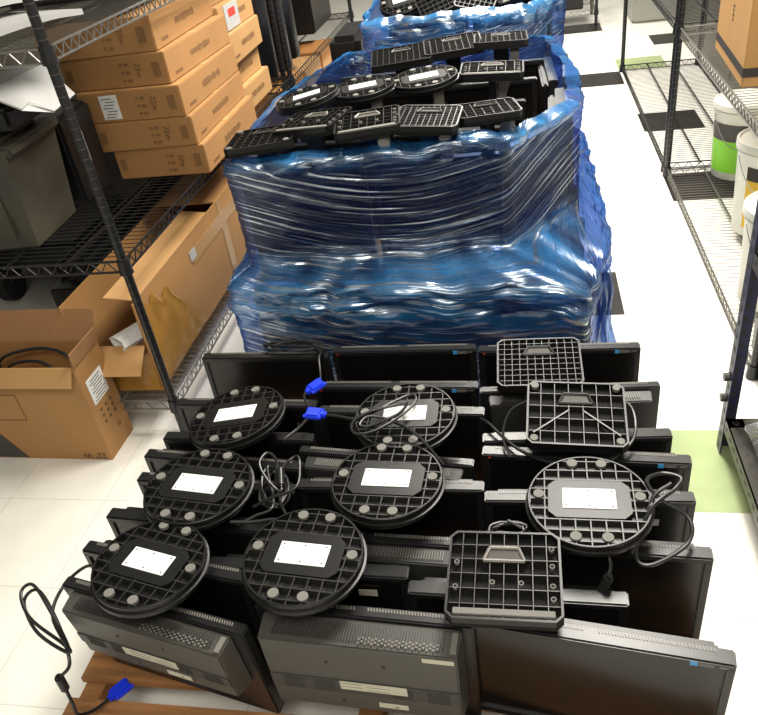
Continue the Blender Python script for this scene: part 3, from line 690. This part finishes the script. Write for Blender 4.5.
def coil(c, rx, ry, turns, z, ang=0, n=14, jit=.006, seed=1, dz=.003):
    rnd = random.Random(seed); P = []
    ca, sa = math.cos(ang), math.sin(ang)
    for k in range(int(turns * n)):
        t = 2 * math.pi * k / n; sc = 1 + .12 * math.sin(k * .7 + seed)
        x = rx * math.cos(t) * sc; y = ry * math.sin(t) * sc
        P.append((c[0] + x * ca - y * sa + rnd.uniform(-jit, jit) * .4, c[1] + x * sa + y * ca + rnd.uniform(-jit, jit) * .4, z + dz * k / n + rnd.uniform(0, .003)))
    return P
# hanging coil at front left
cable('black cable bundle hanging off the front left monitor, blue plug at its end', [(-.80, .82, .372), (-.86, .85, .345), (-.912, .826, .31), (-.905, .765, .30), (-.835, .70, .295), (-.862, .717, .29), (-.95, .759, .30), (-.999, .81, .305), (-.981, .828, .31), (-.92, .78, .305), (-.85, .715, .295),
      (-.845, .70, .29), (-.925, .735, .295), (-.985, .795, .30), (-.96, .815, .31), (-.89, .755, .295), (-.845, .695, .265), (-.868, .681, .235), (-.872, .68, .20), (-.865, .67, .165), (-.86, .664, .14), (-.85, .69, .112), (-.83, .725, .105)], r=.0034, ferrite=.80, plugs=(1,))
cable('cable coiled on top of the rear centre round base, blue plug at left', [(-.435, 1.192, .447), (-.40, 1.186, .447), (-.365, 1.178, .447), (-.33, 1.195, .447), (-.285, 1.235, .447), (-.25, 1.258, .447), (-.238, 1.235, .447), (-.262, 1.19, .447), (-.31, 1.14, .447), (-.352, 1.13, .447), (-.363, 1.165, .448),
      (-.33, 1.195, .452), (-.28, 1.215, .452), (-.255, 1.222, .452), (-.27, 1.185, .452), (-.32, 1.15, .452), (-.345, 1.15, .452), (-.33, 1.175, .455), (-.285, 1.172, .447), (-.225, 1.13, .445), (-.17, 1.09, .40)], r=.0033, plugs=(0,))
cable('short cable with a blue plug beside the rear left round base', [(-.515, 1.24, .38), (-.50, 1.205, .40), (-.52, 1.15, .41), (-.50, 1.19, .405), (-.487, 1.255, .40), (-.505, 1.29, .42), (-.495, 1.305, .425)], r=.003, plugs=(1,))
cable('black cable coil resting on the rear screens against the blue film', coil((-.605, 1.57), .075, .02, 2.6, .366, 0, seed=3) + [(-.545, 1.555, .375), (-.525, 1.50, .372), (-.512, 1.44, .33), (-.505, 1.41, .25)], ferrite=.93)
cable('twisted cable loops between the left and centre round bases', [(-.535, .965, .40), (-.50, .975, .415), (-.452, 1.0, .42), (-.458, 1.06, .425), (-.475, 1.09, .42), (-.50, 1.06, .41), (-.49, 1.01, .40), (-.52, 1.03, .405), (-.552, 1.075, .41), (-.545, 1.11, .41), (-.52, 1.09, .405), (-.505, 1.03, .40), (-.47, .96, .39), (-.43, .93, .375)], ferrite=.42)
cable('black cable coil slumped in the gap between the left and centre columns', coil((-.515, 1.035), .028, .055, 3.4, .372, .35, seed=11, dz=.006) + [(-.50, .98, .39), (-.53, .95, .39), (-.56, .93, .385)], r=.0034)
cable('looped cable hugging the right side of the rightmost round base', [(.165, .885, .39), (.205, .955, .428), (.25, 1.0, .43), (.265, 1.03, .428), (.235, 1.045, .425), (.205, 1.02, .43), (.225, .985, .42), (.27, .96, .40), (.262, .92, .38), (.195, .875, .375), (.175, .90, .38), (.21, .98, .425), (.245, 1.01, .435)], r=.0038)
cable('cable with ferrite bead dangling in front of the rightmost round base', [(.12, .93, .38), (.125, .89, .392), (.13, .865, .385), (.122, .845, .37), (.11, .84, .34)], ferrite=.9)
cable('small tangled cable coil behind the front square base', coil((-.045, .938), .035, .02, 3.3, .372, .3, seed=5) + [(0, .94, .375), (.03, .925, .375), (.045, .91, .37)], r=.003)
cable('cable sagging around the tilted square base, from the left side', [(-.105, 1.275, .365), (-.085, 1.245, .375), (-.055, 1.205, .372), (-.02, 1.165, .372), (.03, 1.135, .37), (.09, 1.125, .368), (.15, 1.135, .372), (.20, 1.175, .385), (.212, 1.22, .40), (.205, 1.27, .405), (.175, 1.30, .39)], r=.0036)
cable('thin cable running left of the tilted square base', [(.0, 1.27, .42), (-.04, 1.25, .405), (-.055, 1.20, .38), (-.04, 1.15, .365)], r=.003)
cable('doubled cable lying beside the middle left round base', [(-.57, .925, .40), (-.53, .935, .39), (-.49, .945, .388), (-.46, .94, .385), (-.44, .95, .38)], r=.0036)

# ------------------------------------------------------------------ cardboard boxes
def printed_box(label, x, y, z, w, d, h, group, ang=0, lab=False, side=True, m=card, pouch=False):
    """x,y: near right bottom corner"""
    t = thing('cardboard_box', label, 'box', (x, y, z), R(ang), group)
    bm = bmesh.new(); add_box(bm, (-w / 2, d / 2, h / 2), (w, d, h), .003); b = obj('carton', bm, m, t)
    bm = bmesh.new(); add_box(bm, (-w / 2, d / 2, h + .0005), (w * .98, .05, .0008)); obj('sealing_tape', bm, card2, t)
    text('print', '22w', .026, inkb, t, (-w * .27, -.0008, h * .52), (R(90), R(90), 0))
    bm = bmesh.new()
    for q in range(3):
        for e in range(3): add_box(bm, (-w * (.36 + .05 * (e % 2)) - .004 * e, -.0006, h * (.22 + .25 * q)), (.009, .0008, .009), rot=(0, R(45 * (e % 2)), 0))
    add_box(bm, (-w * .1, -.0006, h * .5), (w * .07, .0008, h * .45)); add_box(bm, (-w * .93, -.0006, h * .5), (w * .06, .0008, h * .4))
    obj('symbols', bm, mat('faded_brown_ink', (.22, .11, .04), .7), t)
    if lab:
        bm = bmesh.new(); add_box(bm, (-w * .7, -.0012, h * .5), (.062, .0015, h * .78)); lb = obj('shipping_label', bm, white, t); lb['label'] = 'white shipping label'
        bm = bmesh.new()
        for q in range(7): add_box(bm, (-w * .7 + (q % 3 - 1) * .006, -.0023, h * (.18 + .1 * q)), (.036, .0004, .003))
        obj('label_print', bm, footm, lb)
    if side:
        bm = bmesh.new(); rnd = random.Random(int(z * 1000))
        for q in range(14): add_box(bm, (.0006, d * .35 + .013 * q, h * .5), (.0008, rnd.uniform(.005, .010), h * rnd.uniform(.14, .24)))
        for q in range(5): add_box(bm, (.0006, d * .1 + .012 * q, h * .22), (.0008, .008, h * .1))
        obj('side_print', bm, mat('faded_brown_ink', (.22, .11, .04), .7), t)
    if pouch:
        bm = bmesh.new(); add_box(bm, (.0012, d * .35, h * .5), (.002, .16, .09)); p = obj('document_pouch', bm, offw, t); p['label'] = 'white document pouch with red print'
        bm = bmesh.new(); add_box(bm, (.0028, d * .35, h * .62), (.001, .08, .028)); obj('red_print', bm, redd, p)
    return t
gb = 'flat boxes in the near stack on the left rack'
ys = [2.27, 2.27, 2.26, 2.30, 2.31]
for k, (x, y, w_, h_, nm) in enumerate(((-1.035, 2.28, .325, .098, 'bottom box of the near carton stack, resting on the middle shelf'), (-1.052, 2.28, .345, .094, 'second box from the bottom of the near carton stack'),
        (-1.066, 2.28, .36, .098, 'middle box of the near carton stack with a white label'), (-1.095, 2.30, .37, .098, 'second box from the top of the near carton stack'), (-1.115, 2.31, .40, .105, 'top box of the near carton stack, just under the upper shelf'))):
    z = .604 + sum((.098, .094, .098, .098, .105)[:k]) + .001 * k
    printed_box(nm, x, y, z, w_, .56, h_, gb, ang=(0, 1, 0, -1.5, 1)[k], lab=(k == 2))
gb2 = 'flat boxes in the rear stack on the left rack'
for k, (x, y, h_, nm) in enumerate(((-1.10, 2.88, .10, 'bottom box of the rear carton stack'), (-1.13, 2.86, .10, 'second box from the bottom of the rear carton stack'), (-1.09, 2.87, .11, 'middle box of the rear carton stack, pushed towards the aisle'),
        (-1.11, 2.87, .10, 'upper box of the rear carton stack with a white and red pouch'), (-1.14, 2.89, .10, 'topmost box of the rear carton stack'))):
    z = .604 + sum((.10, .10, .11, .10, .10)[:k]) + .001 * k
    printed_box(nm, x, y, z, .36, .20 if False else .42, h_, gb2, ang=(0, -1, 1, 0, 0)[k], m=card2, pouch=(k == 3))

def flap(bm, hinge_a, hinge_b, out, th=.004, mi=0):
    a = Vector(hinge_a); b = Vector(hinge_b); o_ = Vector(out); n = (b - a).cross(o_).normalized() * th
    q = [a, b, b + o_, a + o_]; A = [bm.verts.new(p) for p in q]; B = [bm.verts.new(p + n) for p in q]
    for k in range(4): bm.faces.new((A[k], A[(k + 1) % 4], B[(k + 1) % 4], B[k])).material_index = mi
    bm.faces.new(A[::-1]).material_index = mi; bm.faces.new(B).material_index = mi
def open_box(t, w, d, h, m, th=.005, bottom=True):
    bm = bmesh.new()
    add_box(bm, (0, -d / 2 + th / 2, h / 2), (w, th, h)); add_box(bm, (0, d / 2 - th / 2, h / 2), (w, th, h))
    for s in (-1, 1): add_box(bm, (s * (w / 2 - th / 2), 0, h / 2), (th, d - 2 * th, h))
    add_box(bm, (0, 0, th / 2), (w - 2 * th, d - 2 * th, th))
    return obj('carton', bm, m, t)
# open monitor box on the floor
t = thing('cardboard_box', 'open brown monitor box on the floor at the left edge, black printed corner', 'box', (-1.50, 1.60, 0), R(-1))
W, D, H = .50, .145, .345
tt = t
open_box(t, W, D, H, card)
bm = bmesh.new(); flap(bm, (-W / 2 + .01, -D / 2, H), (W / 2 - .005, -D / 2, H), (0, -.035, -.045)); obj('front_flap', bm, card2, t)
bm = bmesh.new(); flap(bm, (W / 2, -D / 2, H), (W / 2, D / 2, H), (.004, .0, .045)); obj('side_flap', bm, cardin, t)
bm = bmesh.new(); flap(bm, (-W / 2, D / 2, H), (W / 2, D / 2, H), (0, .04, .085)); obj('back_flap', bm, cardin, t)
bm = bmesh.new(); add_prism(bm, [(0, 0), (.21, 0), (.12, .14), (0, .14)], 0, .0008); o = obj('black_print', bm, mat('black_print', (.05, .045, .04), .6), t); o.matrix_local = Matrix.Translation((-W / 2 + .002, -D / 2 - .0002, .004)) @ Matrix.Rotation(R(90), 4, 'X')
text('print', '22" W', .03, ink, t, (W * .39, -D / 2 - .0008, .017), (R(90), R(180), 0))
text('print', '22', .02, inkb, t, (W / 2 + .0008, .02, .07), RIGHT)
bm = bmesh.new()
for a, b, c_, d_ in ((.0, .14, .25, .004), (.0, .14, .155, .004)): add_box(bm, (-W / 2 + .17, -D / 2 - .0006, c_), (.2, .0008, .0025))
add_box(bm, (-W / 2 + .27, -D / 2 - .0006, .2025), (.0025, .0008, .097)); obj('outline_print', bm, inkb, t)
bm = bmesh.new(); add_box(bm, (W / 2 + .001, -.005, .235), (.0015, .085, .085)); lb = obj('shipping_label', bm, white, t); lb['label'] = 'white shipping label on the box end'
bm = bmesh.new()
for q in range(8): add_box(bm, (W / 2 + .0022, -.005 + (q % 3 - 1) * .006, .20 + .0095 * q), (.0004, .055, .003))
obj('label_print', bm, footm, lb)
bm = bmesh.new()
for q in range(3):
    for e in range(3): add_box(bm, (W / 2 + .001, -.03 + .028 * e, .12 + .022 * q), (.0008, .011, .010))
obj('symbols', bm, inkb, t)
cable('dark cable curled inside the open floor box', [(-1.62, 1.62, .24), (-1.56, 1.63, .31), (-1.48, 1.635, .335), (-1.40, 1.635, .34), (-1.33, 1.62, .325), (-1.30, 1.60, .28), (-1.34, 1.59, .27), (-1.42, 1.61, .31), (-1.52, 1.61, .30), (-1.56, 1.6, .24)], r=.005)

# long taped carton on bottom shelf
t = thing('cardboard_box', 'long taped carton lying on the lowest left shelf, torn open at the near end', 'box', (-1.235, 2.33, .13), 0)
W, D, H = .24, 1.26, .31
bm = bmesh.new(); th = .005
for s in (-1, 1): add_box(bm, (s * (W / 2 - th / 2), 0, H / 2), (th, D, H))
add_box(bm, (0, D / 2 - th / 2, H / 2), (W - 2 * th, th, H)); add_box(bm, (0, 0, th / 2), (W - 2 * th, D - 2 * th, th))
add_box(bm, (0, -D / 2 + .003, .07), (W - .012, th, .14)); add_box(bm, (0, .36, H - .003), (W - .012, .52, th))
obj('carton', bm, card, t)
bm = bmesh.new(); flap(bm, (W / 2, -D / 2 + .02, H), (W / 2, -.0, H), (-.10, 0, .012)); obj('top_flap', bm, card2, t)
bm = bmesh.new(); flap(bm, (-W / 2 + .01, -D / 2, .17), (W / 2 - .01, -D / 2, .17), (0, -.075, -.06)); obj('end_flap', bm, card2, t)
bm = bmesh.new()
g = []
for i in range(21):
    row = []
    for j in range(13):
        u = i / 20; v = j / 12; yy = -D / 2 + .01 + u * (.40 - .18 * v); zz = .01 + v * .295 * (1 - .25 * u + .06 * math.sin(u * 17))
        row.append(bm.verts.new((W / 2 + .003 + .006 * abs(noise.noise(Vector((u * 5, v * 5, 2)))), yy, zz)))
    g.append(row)
for a, b in zip(g, g[1:]):
    for j in range(12): bm.faces.new((a[j], a[j + 1], b[j + 1], b[j]))
g = [[bm.verts.new((-W / 2 + .06 + (W - .06) * i / 12, -D / 2 - .002 - .007 * abs(noise.noise(Vector((i * .8, j * .9, 7)))), .004 + .13 * j / 6)) for j in range(7)] for i in range(13)]
for a, b in zip(g, g[1:]):
    for j in range(6): bm.faces.new((a[j], a[j + 1], b[j + 1], b[j]))
tp = obj('packing_tape', bm, taped, t, 'all'); tp['label'] = 'shiny yellowed packing tape over the torn corner'
bm = bmesh.new(); add_box(bm, (W / 2 + .0012, .12, H / 2), (.001, .05, H)); add_box(bm, (W / 2 + .0012, .36, H / 2), (.001, .05, H)); add_box(bm, (W / 2 + .0016, .2, H * .76), (.001, .8, .05)); obj('clear_tape', bm, mat('clear_tape', (.40, .24, .1), .18), t)
bm = bmesh.new(); add_box(bm, (W / 2 + .002, -.19, .245), (.001, .05, .035)); obj('paper_label', bm, offw, t)
# roll
t = thing('paper_roll', 'white folded paper roll sticking out of the torn carton end', 'roll', (-1.195, 1.725, .305), R(-30))
bm = bmesh.new()
pr = [(.038 * math.cos(a) * (1 + .15 * math.sin(3 * a)), (.029 * math.sin(a)) * (1 + .15 * math.cos(2 * a))) for a in [2 * math.pi * k / 9 for k in range(9)]]
A = [bm.verts.new((x, -.03, z)) for x, z in pr]; B = [bm.verts.new((x, .07, z)) for x, z in pr]; A2 = [bm.verts.new((x * .8, -.03, z * .8)) for x, z in pr]; A3 = [bm.verts.new((x * .8, .02, z * .8)) for x, z in pr]
for k in range(9):
    j = (k + 1) % 9; bm.faces.new((A[k], A[j], B[j], B[k])); bm.faces.new((A2[k], A2[j], A[j], A[k])); bm.faces.new((A3[k], A3[j], A2[j], A2[k]))
bm.faces.new(A3); bm.faces.new(B)
obj('sheet', bm, white, t)

# orange and pale boxes on the far left rack
for (x, y, z, w_, d_, h_, m, lb) in ((-1.15, 3.60, .13, .42, .40, .38, cardor, 'orange carton on the lowest far left shelf, beside the wrapped stack'), (-1.15, 4.05, .13, .42, .36, .36, card2, 'pale carton on the lowest far left shelf, behind the orange one'),
                                    (-1.15, 4.45, .13, .42, .34, .37, cardor, 'second orange carton at the far end of the left rack')):
    t = thing('cardboard_box', lb, 'box', (x - w_ / 2, y + d_ / 2, z), 0, 'cartons on the far left rack')
    bm = bmesh.new(); add_box(bm, (0, 0, h_ / 2), (w_, d_, h_), .003); obj('carton', bm, m, t)
    bm = bmesh.new(); add_box(bm, (w_ / 2 + .0005, 0, h_ * .75), (.001, d_ * .96, .05)); obj('sealing_tape', bm, card2, t)
for k, (x, y, h_) in enumerate(((-1.26, 3.68, .5), (-1.24, 3.87, .5), (-1.26, 4.12, .42))):
    bm = bmesh.new(); add_lathe(bm, [(.0001, 0), (.075, 0), (.08, .01), (.08, h_ - .02), (.07, h_), (.0001, h_)], n=28)
    o = obj('black_canister', bm, black, None, True); o.location = (x, y, .556); tag(o, ('nearest tall black cylinder', 'middle tall black cylinder', 'furthest black cylinder')[k] + ' on the far left rack behind the boxes', 'canister', 'black cylinders on the far left rack')
for k, (x, y, z, s_, lb) in enumerate(((-1.50, 4.08, .556, (.26, .9, .35), 'long black equipment case at the back of the far left rack'), (-1.42, 4.92, .556, (.4, .5, .42), 'black equipment case at the far end of the left rack'),
                                       (-1.40, 2.75, .126, (.001, .001, .001), None), (-1.40, 4.6, 1.156, (.4, .5, .3), 'black case on the upper shelf of the far left rack'))):
    if lb is None: continue
    t = thing('equipment_case', lb, 'case', (x, y, z)); bm = bmesh.new(); add_box(bm, (0, 0, s_[2] / 2), s_, .01); obj('shell', bm, black, t, True)
    bm = bmesh.new(); add_box(bm, (0, 0, s_[2] * .8), (s_[0] + .004, s_[1] + .004, .01), .002); obj('lid_rim', bm, rubber, t)

# dark things beyond the orange boxes, left of the far stack
t = thing('equipment_pile', 'dark jumble of black equipment left of the far wrapped stack', 'equipment', (-.88, 3.9, 0))
bm = bmesh.new(); add_box(bm, (0, 0, .3), (.22, .7, .5), .02); add_box(bm, (.02, .1, .62), (.16, .4, .14), .03); add_box(bm, (0, 0, .04), (.2, .6, .07), .01)
obj('shell', bm, black, t, True)

# totes and black gear on the middle left shelf
t = thing('storage_tote', 'dusty dark grey plastic tote on the middle left shelf', 'storage bin', (-1.545, 1.89, .605), R(3))
bm = bmesh.new(); w0, d0, w1, d1, h = .30, .25, .35, .28, .275
A = [bm.verts.new((sx * w0 / 2, sy * d0 / 2, 0)) for sx, sy in ((-1, -1), (1, -1), (1, 1), (-1, 1))]; B = [bm.verts.new((sx * w1 / 2, sy * d1 / 2, h)) for sx, sy in ((-1, -1), (1, -1), (1, 1), (-1, 1))]
for k in range(4): bm.faces.new((A[k], A[(k + 1) % 4], B[(k + 1) % 4], B[k]))
bm.faces.new(A[::-1]); bm.faces.new(B)
for sx in (-.1, 0, .1): add_box(bm, (sx, -.128, .15), (.012, .02, .22), .003, rot=(R(-4), 0, 0))
obj('bin', bm, toteM, t)
bm = bmesh.new(); add_box(bm, (0, 0, h + .006), (.39, .29, .03), .008); add_box(bm, (0, 0, h + .024), (.3, .2, .012), .005); obj('lid', bm, toteM, t, True)
t = thing('equipment_case', 'black case with a white label between the dusty tote and the boxes', 'case', (-1.49, 2.165, .605))
bm = bmesh.new(); add_box(bm, (0, 0, .14), (.22, .20, .28), .01); obj('shell', bm, black, t, True)
bm = bmesh.new(); add_box(bm, (.111, -.02, .16), (.0015, .05, .10)); obj('label_sticker', bm, offw, t)
t = thing('equipment_case', 'flat black case lying on the dusty tote under the white sheet', 'case', (-1.50, 1.93, .925))
bm = bmesh.new(); add_box(bm, (0, 0, .035), (.32, .26, .06), .012); add_box(bm, (0, 0, .09), (.25, .22, .05), .015); obj('shell', bm, black, t, True)
cable('beige cable coil lying on the dusty tote lid', coil((-1.56, 1.80), .05, .035, 3.5, .912, .2, seed=9), r=.0035, m=beigec)
# white sheets
def bent_sheet(name, label, cat, P, w_, th, m, loc, rot):
    bm = bmesh.new(); P = smooth_pts(P, 5); rows = []
    for p in P:
        rows.append([bm.verts.new((p[0], p[1], p[2])), bm.verts.new((p[0] + w_[0], p[1] + w_[1], p[2])), bm.verts.new((p[0] + w_[0], p[1] + w_[1], p[2] + th)), bm.verts.new((p[0], p[1], p[2] + th))])
    for a, b in zip(rows, rows[1:]):
        for k in range(4): bm.faces.new((a[k], a[(k + 1) % 4], b[(k + 1) % 4], b[k]))
    bm.faces.new(rows[0][::-1]); bm.faces.new(rows[-1]); o = obj(name, bm, m, None, True); o.location = loc; o.rotation_euler = rot; return tag(o, label, cat)
bm = bmesh.new(); q = [Vector(p) for p in ((-1.44, 1.76, 1.046), (-1.44, 2.03, 1.046), (-1.345, 2.04, 1.042), (-1.27, 2.03, .955), (-1.255, 1.88, .95), (-1.29, 1.84, .99), (-1.285, 1.79, .985), (-1.35, 1.75, 1.042))]
A = [bm.verts.new(p) for p in q]; B = [bm.verts.new(p + Vector((.003, 0, .004))) for p in q]
for a, b, c, d in ((0, 1, 2, 7), (7, 2, 3, 4), (7, 4, 5, 6)):
    bm.faces.new((A[a], A[b], A[c], A[d])); bm.faces.new((B[d], B[c], B[b], B[a]))
for k in range(8): bm.faces.new((A[k], A[(k + 1) % 8], B[(k + 1) % 8], B[k]))
tag(obj('plastic_sheet', bm, offw), 'white folded sheet poking out beside the left rack post', 'sheet')
for k, (x, y, z, lb) in enumerate(((-1.20, 1.80, 1.158, 'lower white curved plastic panel on the upper left shelf'), (-1.33, 1.84, 1.20, 'upper white curved plastic panel on the upper left shelf'))):
    bent_sheet('white_board', lb, 'panel', [(-.25, 0, 0), (-.1, 0, .015), (.08, 0, .018), (.2, 0, .008)], (.02, .28 if k == 0 else .2), .014, offw, (x, y, z), (0, 0, R(72)))
cable('thick black hose lying over the white panels on the upper left shelf', [(-1.75, 1.82, 1.20), (-1.6, 1.85, 1.215), (-1.45, 1.92, 1.225), (-1.33, 2.0, 1.225), (-1.22, 2.10, 1.21), (-1.15, 2.22, 1.19)], r=.02, name='hose', m=rubber)
t = thing('equipment_case', 'black case at the back of the upper left shelf', 'case', (-1.36, 2.6, 1.16)); bm = bmesh.new(); add_box(bm, (0, 0, .15), (.42, .6, .3), .012); obj('shell', bm, black, t, True)

# black rails on the lowest shelf
t = thing('equipment_case', 'long black case on the lowest left shelf, under the black rails', 'case', (-1.46, 2.68, .126)); bm = bmesh.new(); add_box(bm, (0, 0, .125), (.17, 1.5, .25), .006); obj('shell', bm, black, t)
for k, (x, lb) in enumerate(((-1.405, 'black metal rail nearest the long carton on the lowest left shelf'), (-1.46, 'middle of the three black metal rails on the lowest left shelf'), (-1.515, 'outermost of the three black metal rails on the lowest left shelf'))):
    t = thing('metal_rail', lb, 'rail', (x, 2.70 + .03 * k, .378), R(-1), 'black rails on the lowest left shelf')
    bm = bmesh.new(); add_box(bm, (0, 0, .003), (.046, 1.5, .004)); add_box(bm, (-.021, 0, .022), (.004, 1.5, .04)); add_box(bm, (.021, 0, .022), (.004, 1.5, .04)); obj('channel', bm, black, t)
# rolling cart behind the left rack
t = thing('rolling_cart', 'low black cart on wheels on the floor behind the left rack', 'cart', (-2.05, 2.75, 0))
bm = bmesh.new(); add_box(bm, (0, 0, .22), (.52, .5, .12), .015); obj('deck', bm, black, t, True)
for sx in (-1, 1):
    for sy in (-1, 1):
        bm = bmesh.new(); add_cyl(bm, (sx * .17 - .025, sy * .19, .075), (sx * .17 + .025, sy * .19, .075), .075, n=28); wh = obj('wheel', bm, rubber, t, True)
        bm = bmesh.new(); add_box(bm, (sx * .17, sy * .19, .125), (.07, .05, .07), .005); obj('caster_fork', bm, steel, wh)
t = thing('storage_tote', 'big black tote on the floor further back behind the left rack', 'storage bin', (-1.98, 3.7, 0)); bm = bmesh.new(); add_box(bm, (0, 0, .3), (.5, .7, .6), .02); obj('bin', bm, toteM, t); bm = bmesh.new(); add_box(bm, (0, 0, .615), (.54, .74, .03), .01); obj('lid', bm, black, t)
t = thing('storage_cabinet', 'tall dark cabinet behind the left racks', 'cabinet', (-2.6, 3.2, 0)); bm = bmesh.new(); add_box(bm, (0, 0, .85), (.5, 3.2, 1.7), .02); obj('body', bm, toteM, t)

# ------------------------------------------------------------------ right side: buckets, box, totes
def bucket(label, x, y, z, r, h, kind, ang):
    t = thing('plastic_bucket', label, 'bucket', (x, y, z), R(ang))
    bm = bmesh.new(); add_lathe(bm, [(.0001, 0), (r * .84, 0), (r * .87, .006), (r * .985, h * .86), (r, h * .87), (r * 1.03, h * .875), (r * 1.03, h * .885), (r, h * .89), (r, h * .91)], n=56); obj('pail', bm, wplas, t, True)
    bm = bmesh.new(); add_lathe(bm, [(r * 1.0, h * .90), (r * 1.05, h * .90), (r * 1.06, h * .92), (r * 1.05, h * .975), (r * 1.02, h * .985), (r * .98, h * .985), (r * .95, h * .965), (.0001, h * .965)], n=56); obj('lid', bm, wplas, t, True)
    def lab(z0, z1, a0, a1, m, nm):
        bm = bmesh.new(); n = 24; A = []; B = []
        for k in range(n + 1):
            a = a0 + (a1 - a0) * k / n
            ra = r * (.87 + .115 * z0 / (h * .86)) + .0012; rb = r * (.87 + .115 * z1 / (h * .86)) + .0012
            A.append(bm.verts.new((ra * math.cos(a), ra * math.sin(a), z0))); B.append(bm.verts.new((rb * math.cos(a), rb * math.sin(a), z1)))
        for k in range(n): bm.faces.new((A[k], A[k + 1], B[k + 1], B[k]))
        return obj(nm, bm, m, t, 'all')
    if kind == 1:
        lab(h * .1, h * .52, R(180), R(290), green, 'green_label'); lab(h * .52, h * .74, R(180), R(290), mat('label_grey', (.06, .055, .05), .5), 'dark_label')
        a = R(262); text('print', '430', .038, white, t, (math.cos(a) * (r * .975 + .003), math.sin(a) * (r * .975 + .003), h * .63), (R(90), 0, a + R(90)), .001)
    elif kind == 2:
        lab(h * .1, h * .62, R(212), R(330), yellow, 'yellow_label'); lab(h * .62, h * .76, R(212), R(330), ink, 'black_label')
        lb = lab(h * .18, h * .34, R(248), R(300), ink, 'black_label')
        a = R(250); text('print', 'M', .045, white, t, (math.cos(a) * (r * .985 + .004), math.sin(a) * (r * .985 + .004), h * .69), (R(90), 0, a + R(90)), .001)
        lab(h * -.0 + .004, h * .1, R(250), R(300), green, 'green_label')
    bm = bmesh.new(); P = [(r * 1.03 * math.cos(a), r * 1.03 * math.sin(a) , h * .84 - .13 * math.sin((a - R(190)) / R(120) * math.pi)) for a in [R(190) + R(120) * k / 16 for k in range(17)]]
    add_tube(bm, P, .0018, n=6); obj('handle', bm, chrome, t, True)
    return t
bucket('white bucket with green label marked 430, further of the two', .925, 3.36, .045, .125, .33, 1, 0)
bucket('white bucket with yellow and black label, nearer of the two at the right edge', .895, 2.80, .045, .13, .36, 2, 0)
bucket('plain white bucket half hidden behind the navy slotted upright', .80, 2.27, .045, .13, .34, 3, 0)
t = thing('cardboard_box', 'orange-brown carton with a black base stripe on the right middle shelf', 'box', (.87, 2.80, .657), R(-3))
bm = bmesh.new(); add_box(bm, (0, 0, .16), (.36, .52, .32), .003); obj('carton', bm, mat('tan_carton', (.44, .24, .08), .65, var=.05), t)
bm = bmesh.new(); add_box(bm, (0, 0, .045), (.3616, .5216, .028)); obj('black_stripe', bm, ink, t)
bm = bmesh.new()
for q in range(4): add_box(bm, (-.1805, .0, .15 + q * .014), (.0008, .014 + .008 * (q % 2), .008))
obj('symbols', bm, ink, t)
bm = bmesh.new(); add_box(bm, (0, 0, .3205), (.05, .52, .001)); obj('sealing_tape', bm, card2, t)
t = thing('storage_tote', 'clear frosted tote on the floor at the far right', 'storage bin', (1.08, 6.9, 0))
bm = bmesh.new(); add_box(bm, (0, 0, .12), (.42, .5, .24), .02); obj('bin', bm, mat('frosted_plastic', (.3, .3, .27), .4), t, True); bm = bmesh.new(); add_box(bm, (0, 0, .25), (.46, .54, .02), .006); obj('lid', bm, offw, t)
t = thing('storage_tote', 'dark tote on the floor behind the right rack', 'storage bin', (1.40, 3.55, 0)); bm = bmesh.new(); add_box(bm, (0, 0, .2), (.4, .5, .4), .02); obj('bin', bm, toteM, t); bm = bmesh.new(); add_box(bm, (0, 0, .41), (.44, .54, .03), .01); obj('lid', bm, black, t)
t = thing('storage_cabinet', 'dark grey cabinet standing behind the right rack', 'cabinet', (1.42, 5.1, 0)); bm = bmesh.new(); add_box(bm, (0, 0, .9), (.46, 2.4, 1.8), .01); obj('body', bm, mat('cabinet_paint', (.09, .085, .07), .5), t)
bm = bmesh.new()
for s in (-1, 0, 1): add_box(bm, (-.234, s * .78, .9), (.01, .74, 1.7), .004)
obj('door', bm, mat('cabinet_paint', (.09, .085, .07), .5), t)
for (x, y, z, s_, lb, m) in ((-.5, 6.95, .456, (.5, .35, .3), 'cardboard carton on the far end rack', card), (.25, 6.95, .126, (.5, .3, .2), 'black crate on the lowest far end shelf', black)):
    t = thing('cardboard_box' if m is card else 'plastic_crate', lb, 'box' if m is card else 'crate', (x, y, z)); bm = bmesh.new(); add_box(bm, (0, 0, s_[2] / 2), s_, .006); obj('carton' if m is card else 'shell', bm, m, t)
    bm = bmesh.new(); add_box(bm, (0, 0, s_[2]), (s_[0] * .98, .04, .002)); obj('sealing_tape' if m is card else 'lid_rim', bm, card2 if m is card else rubber, t)
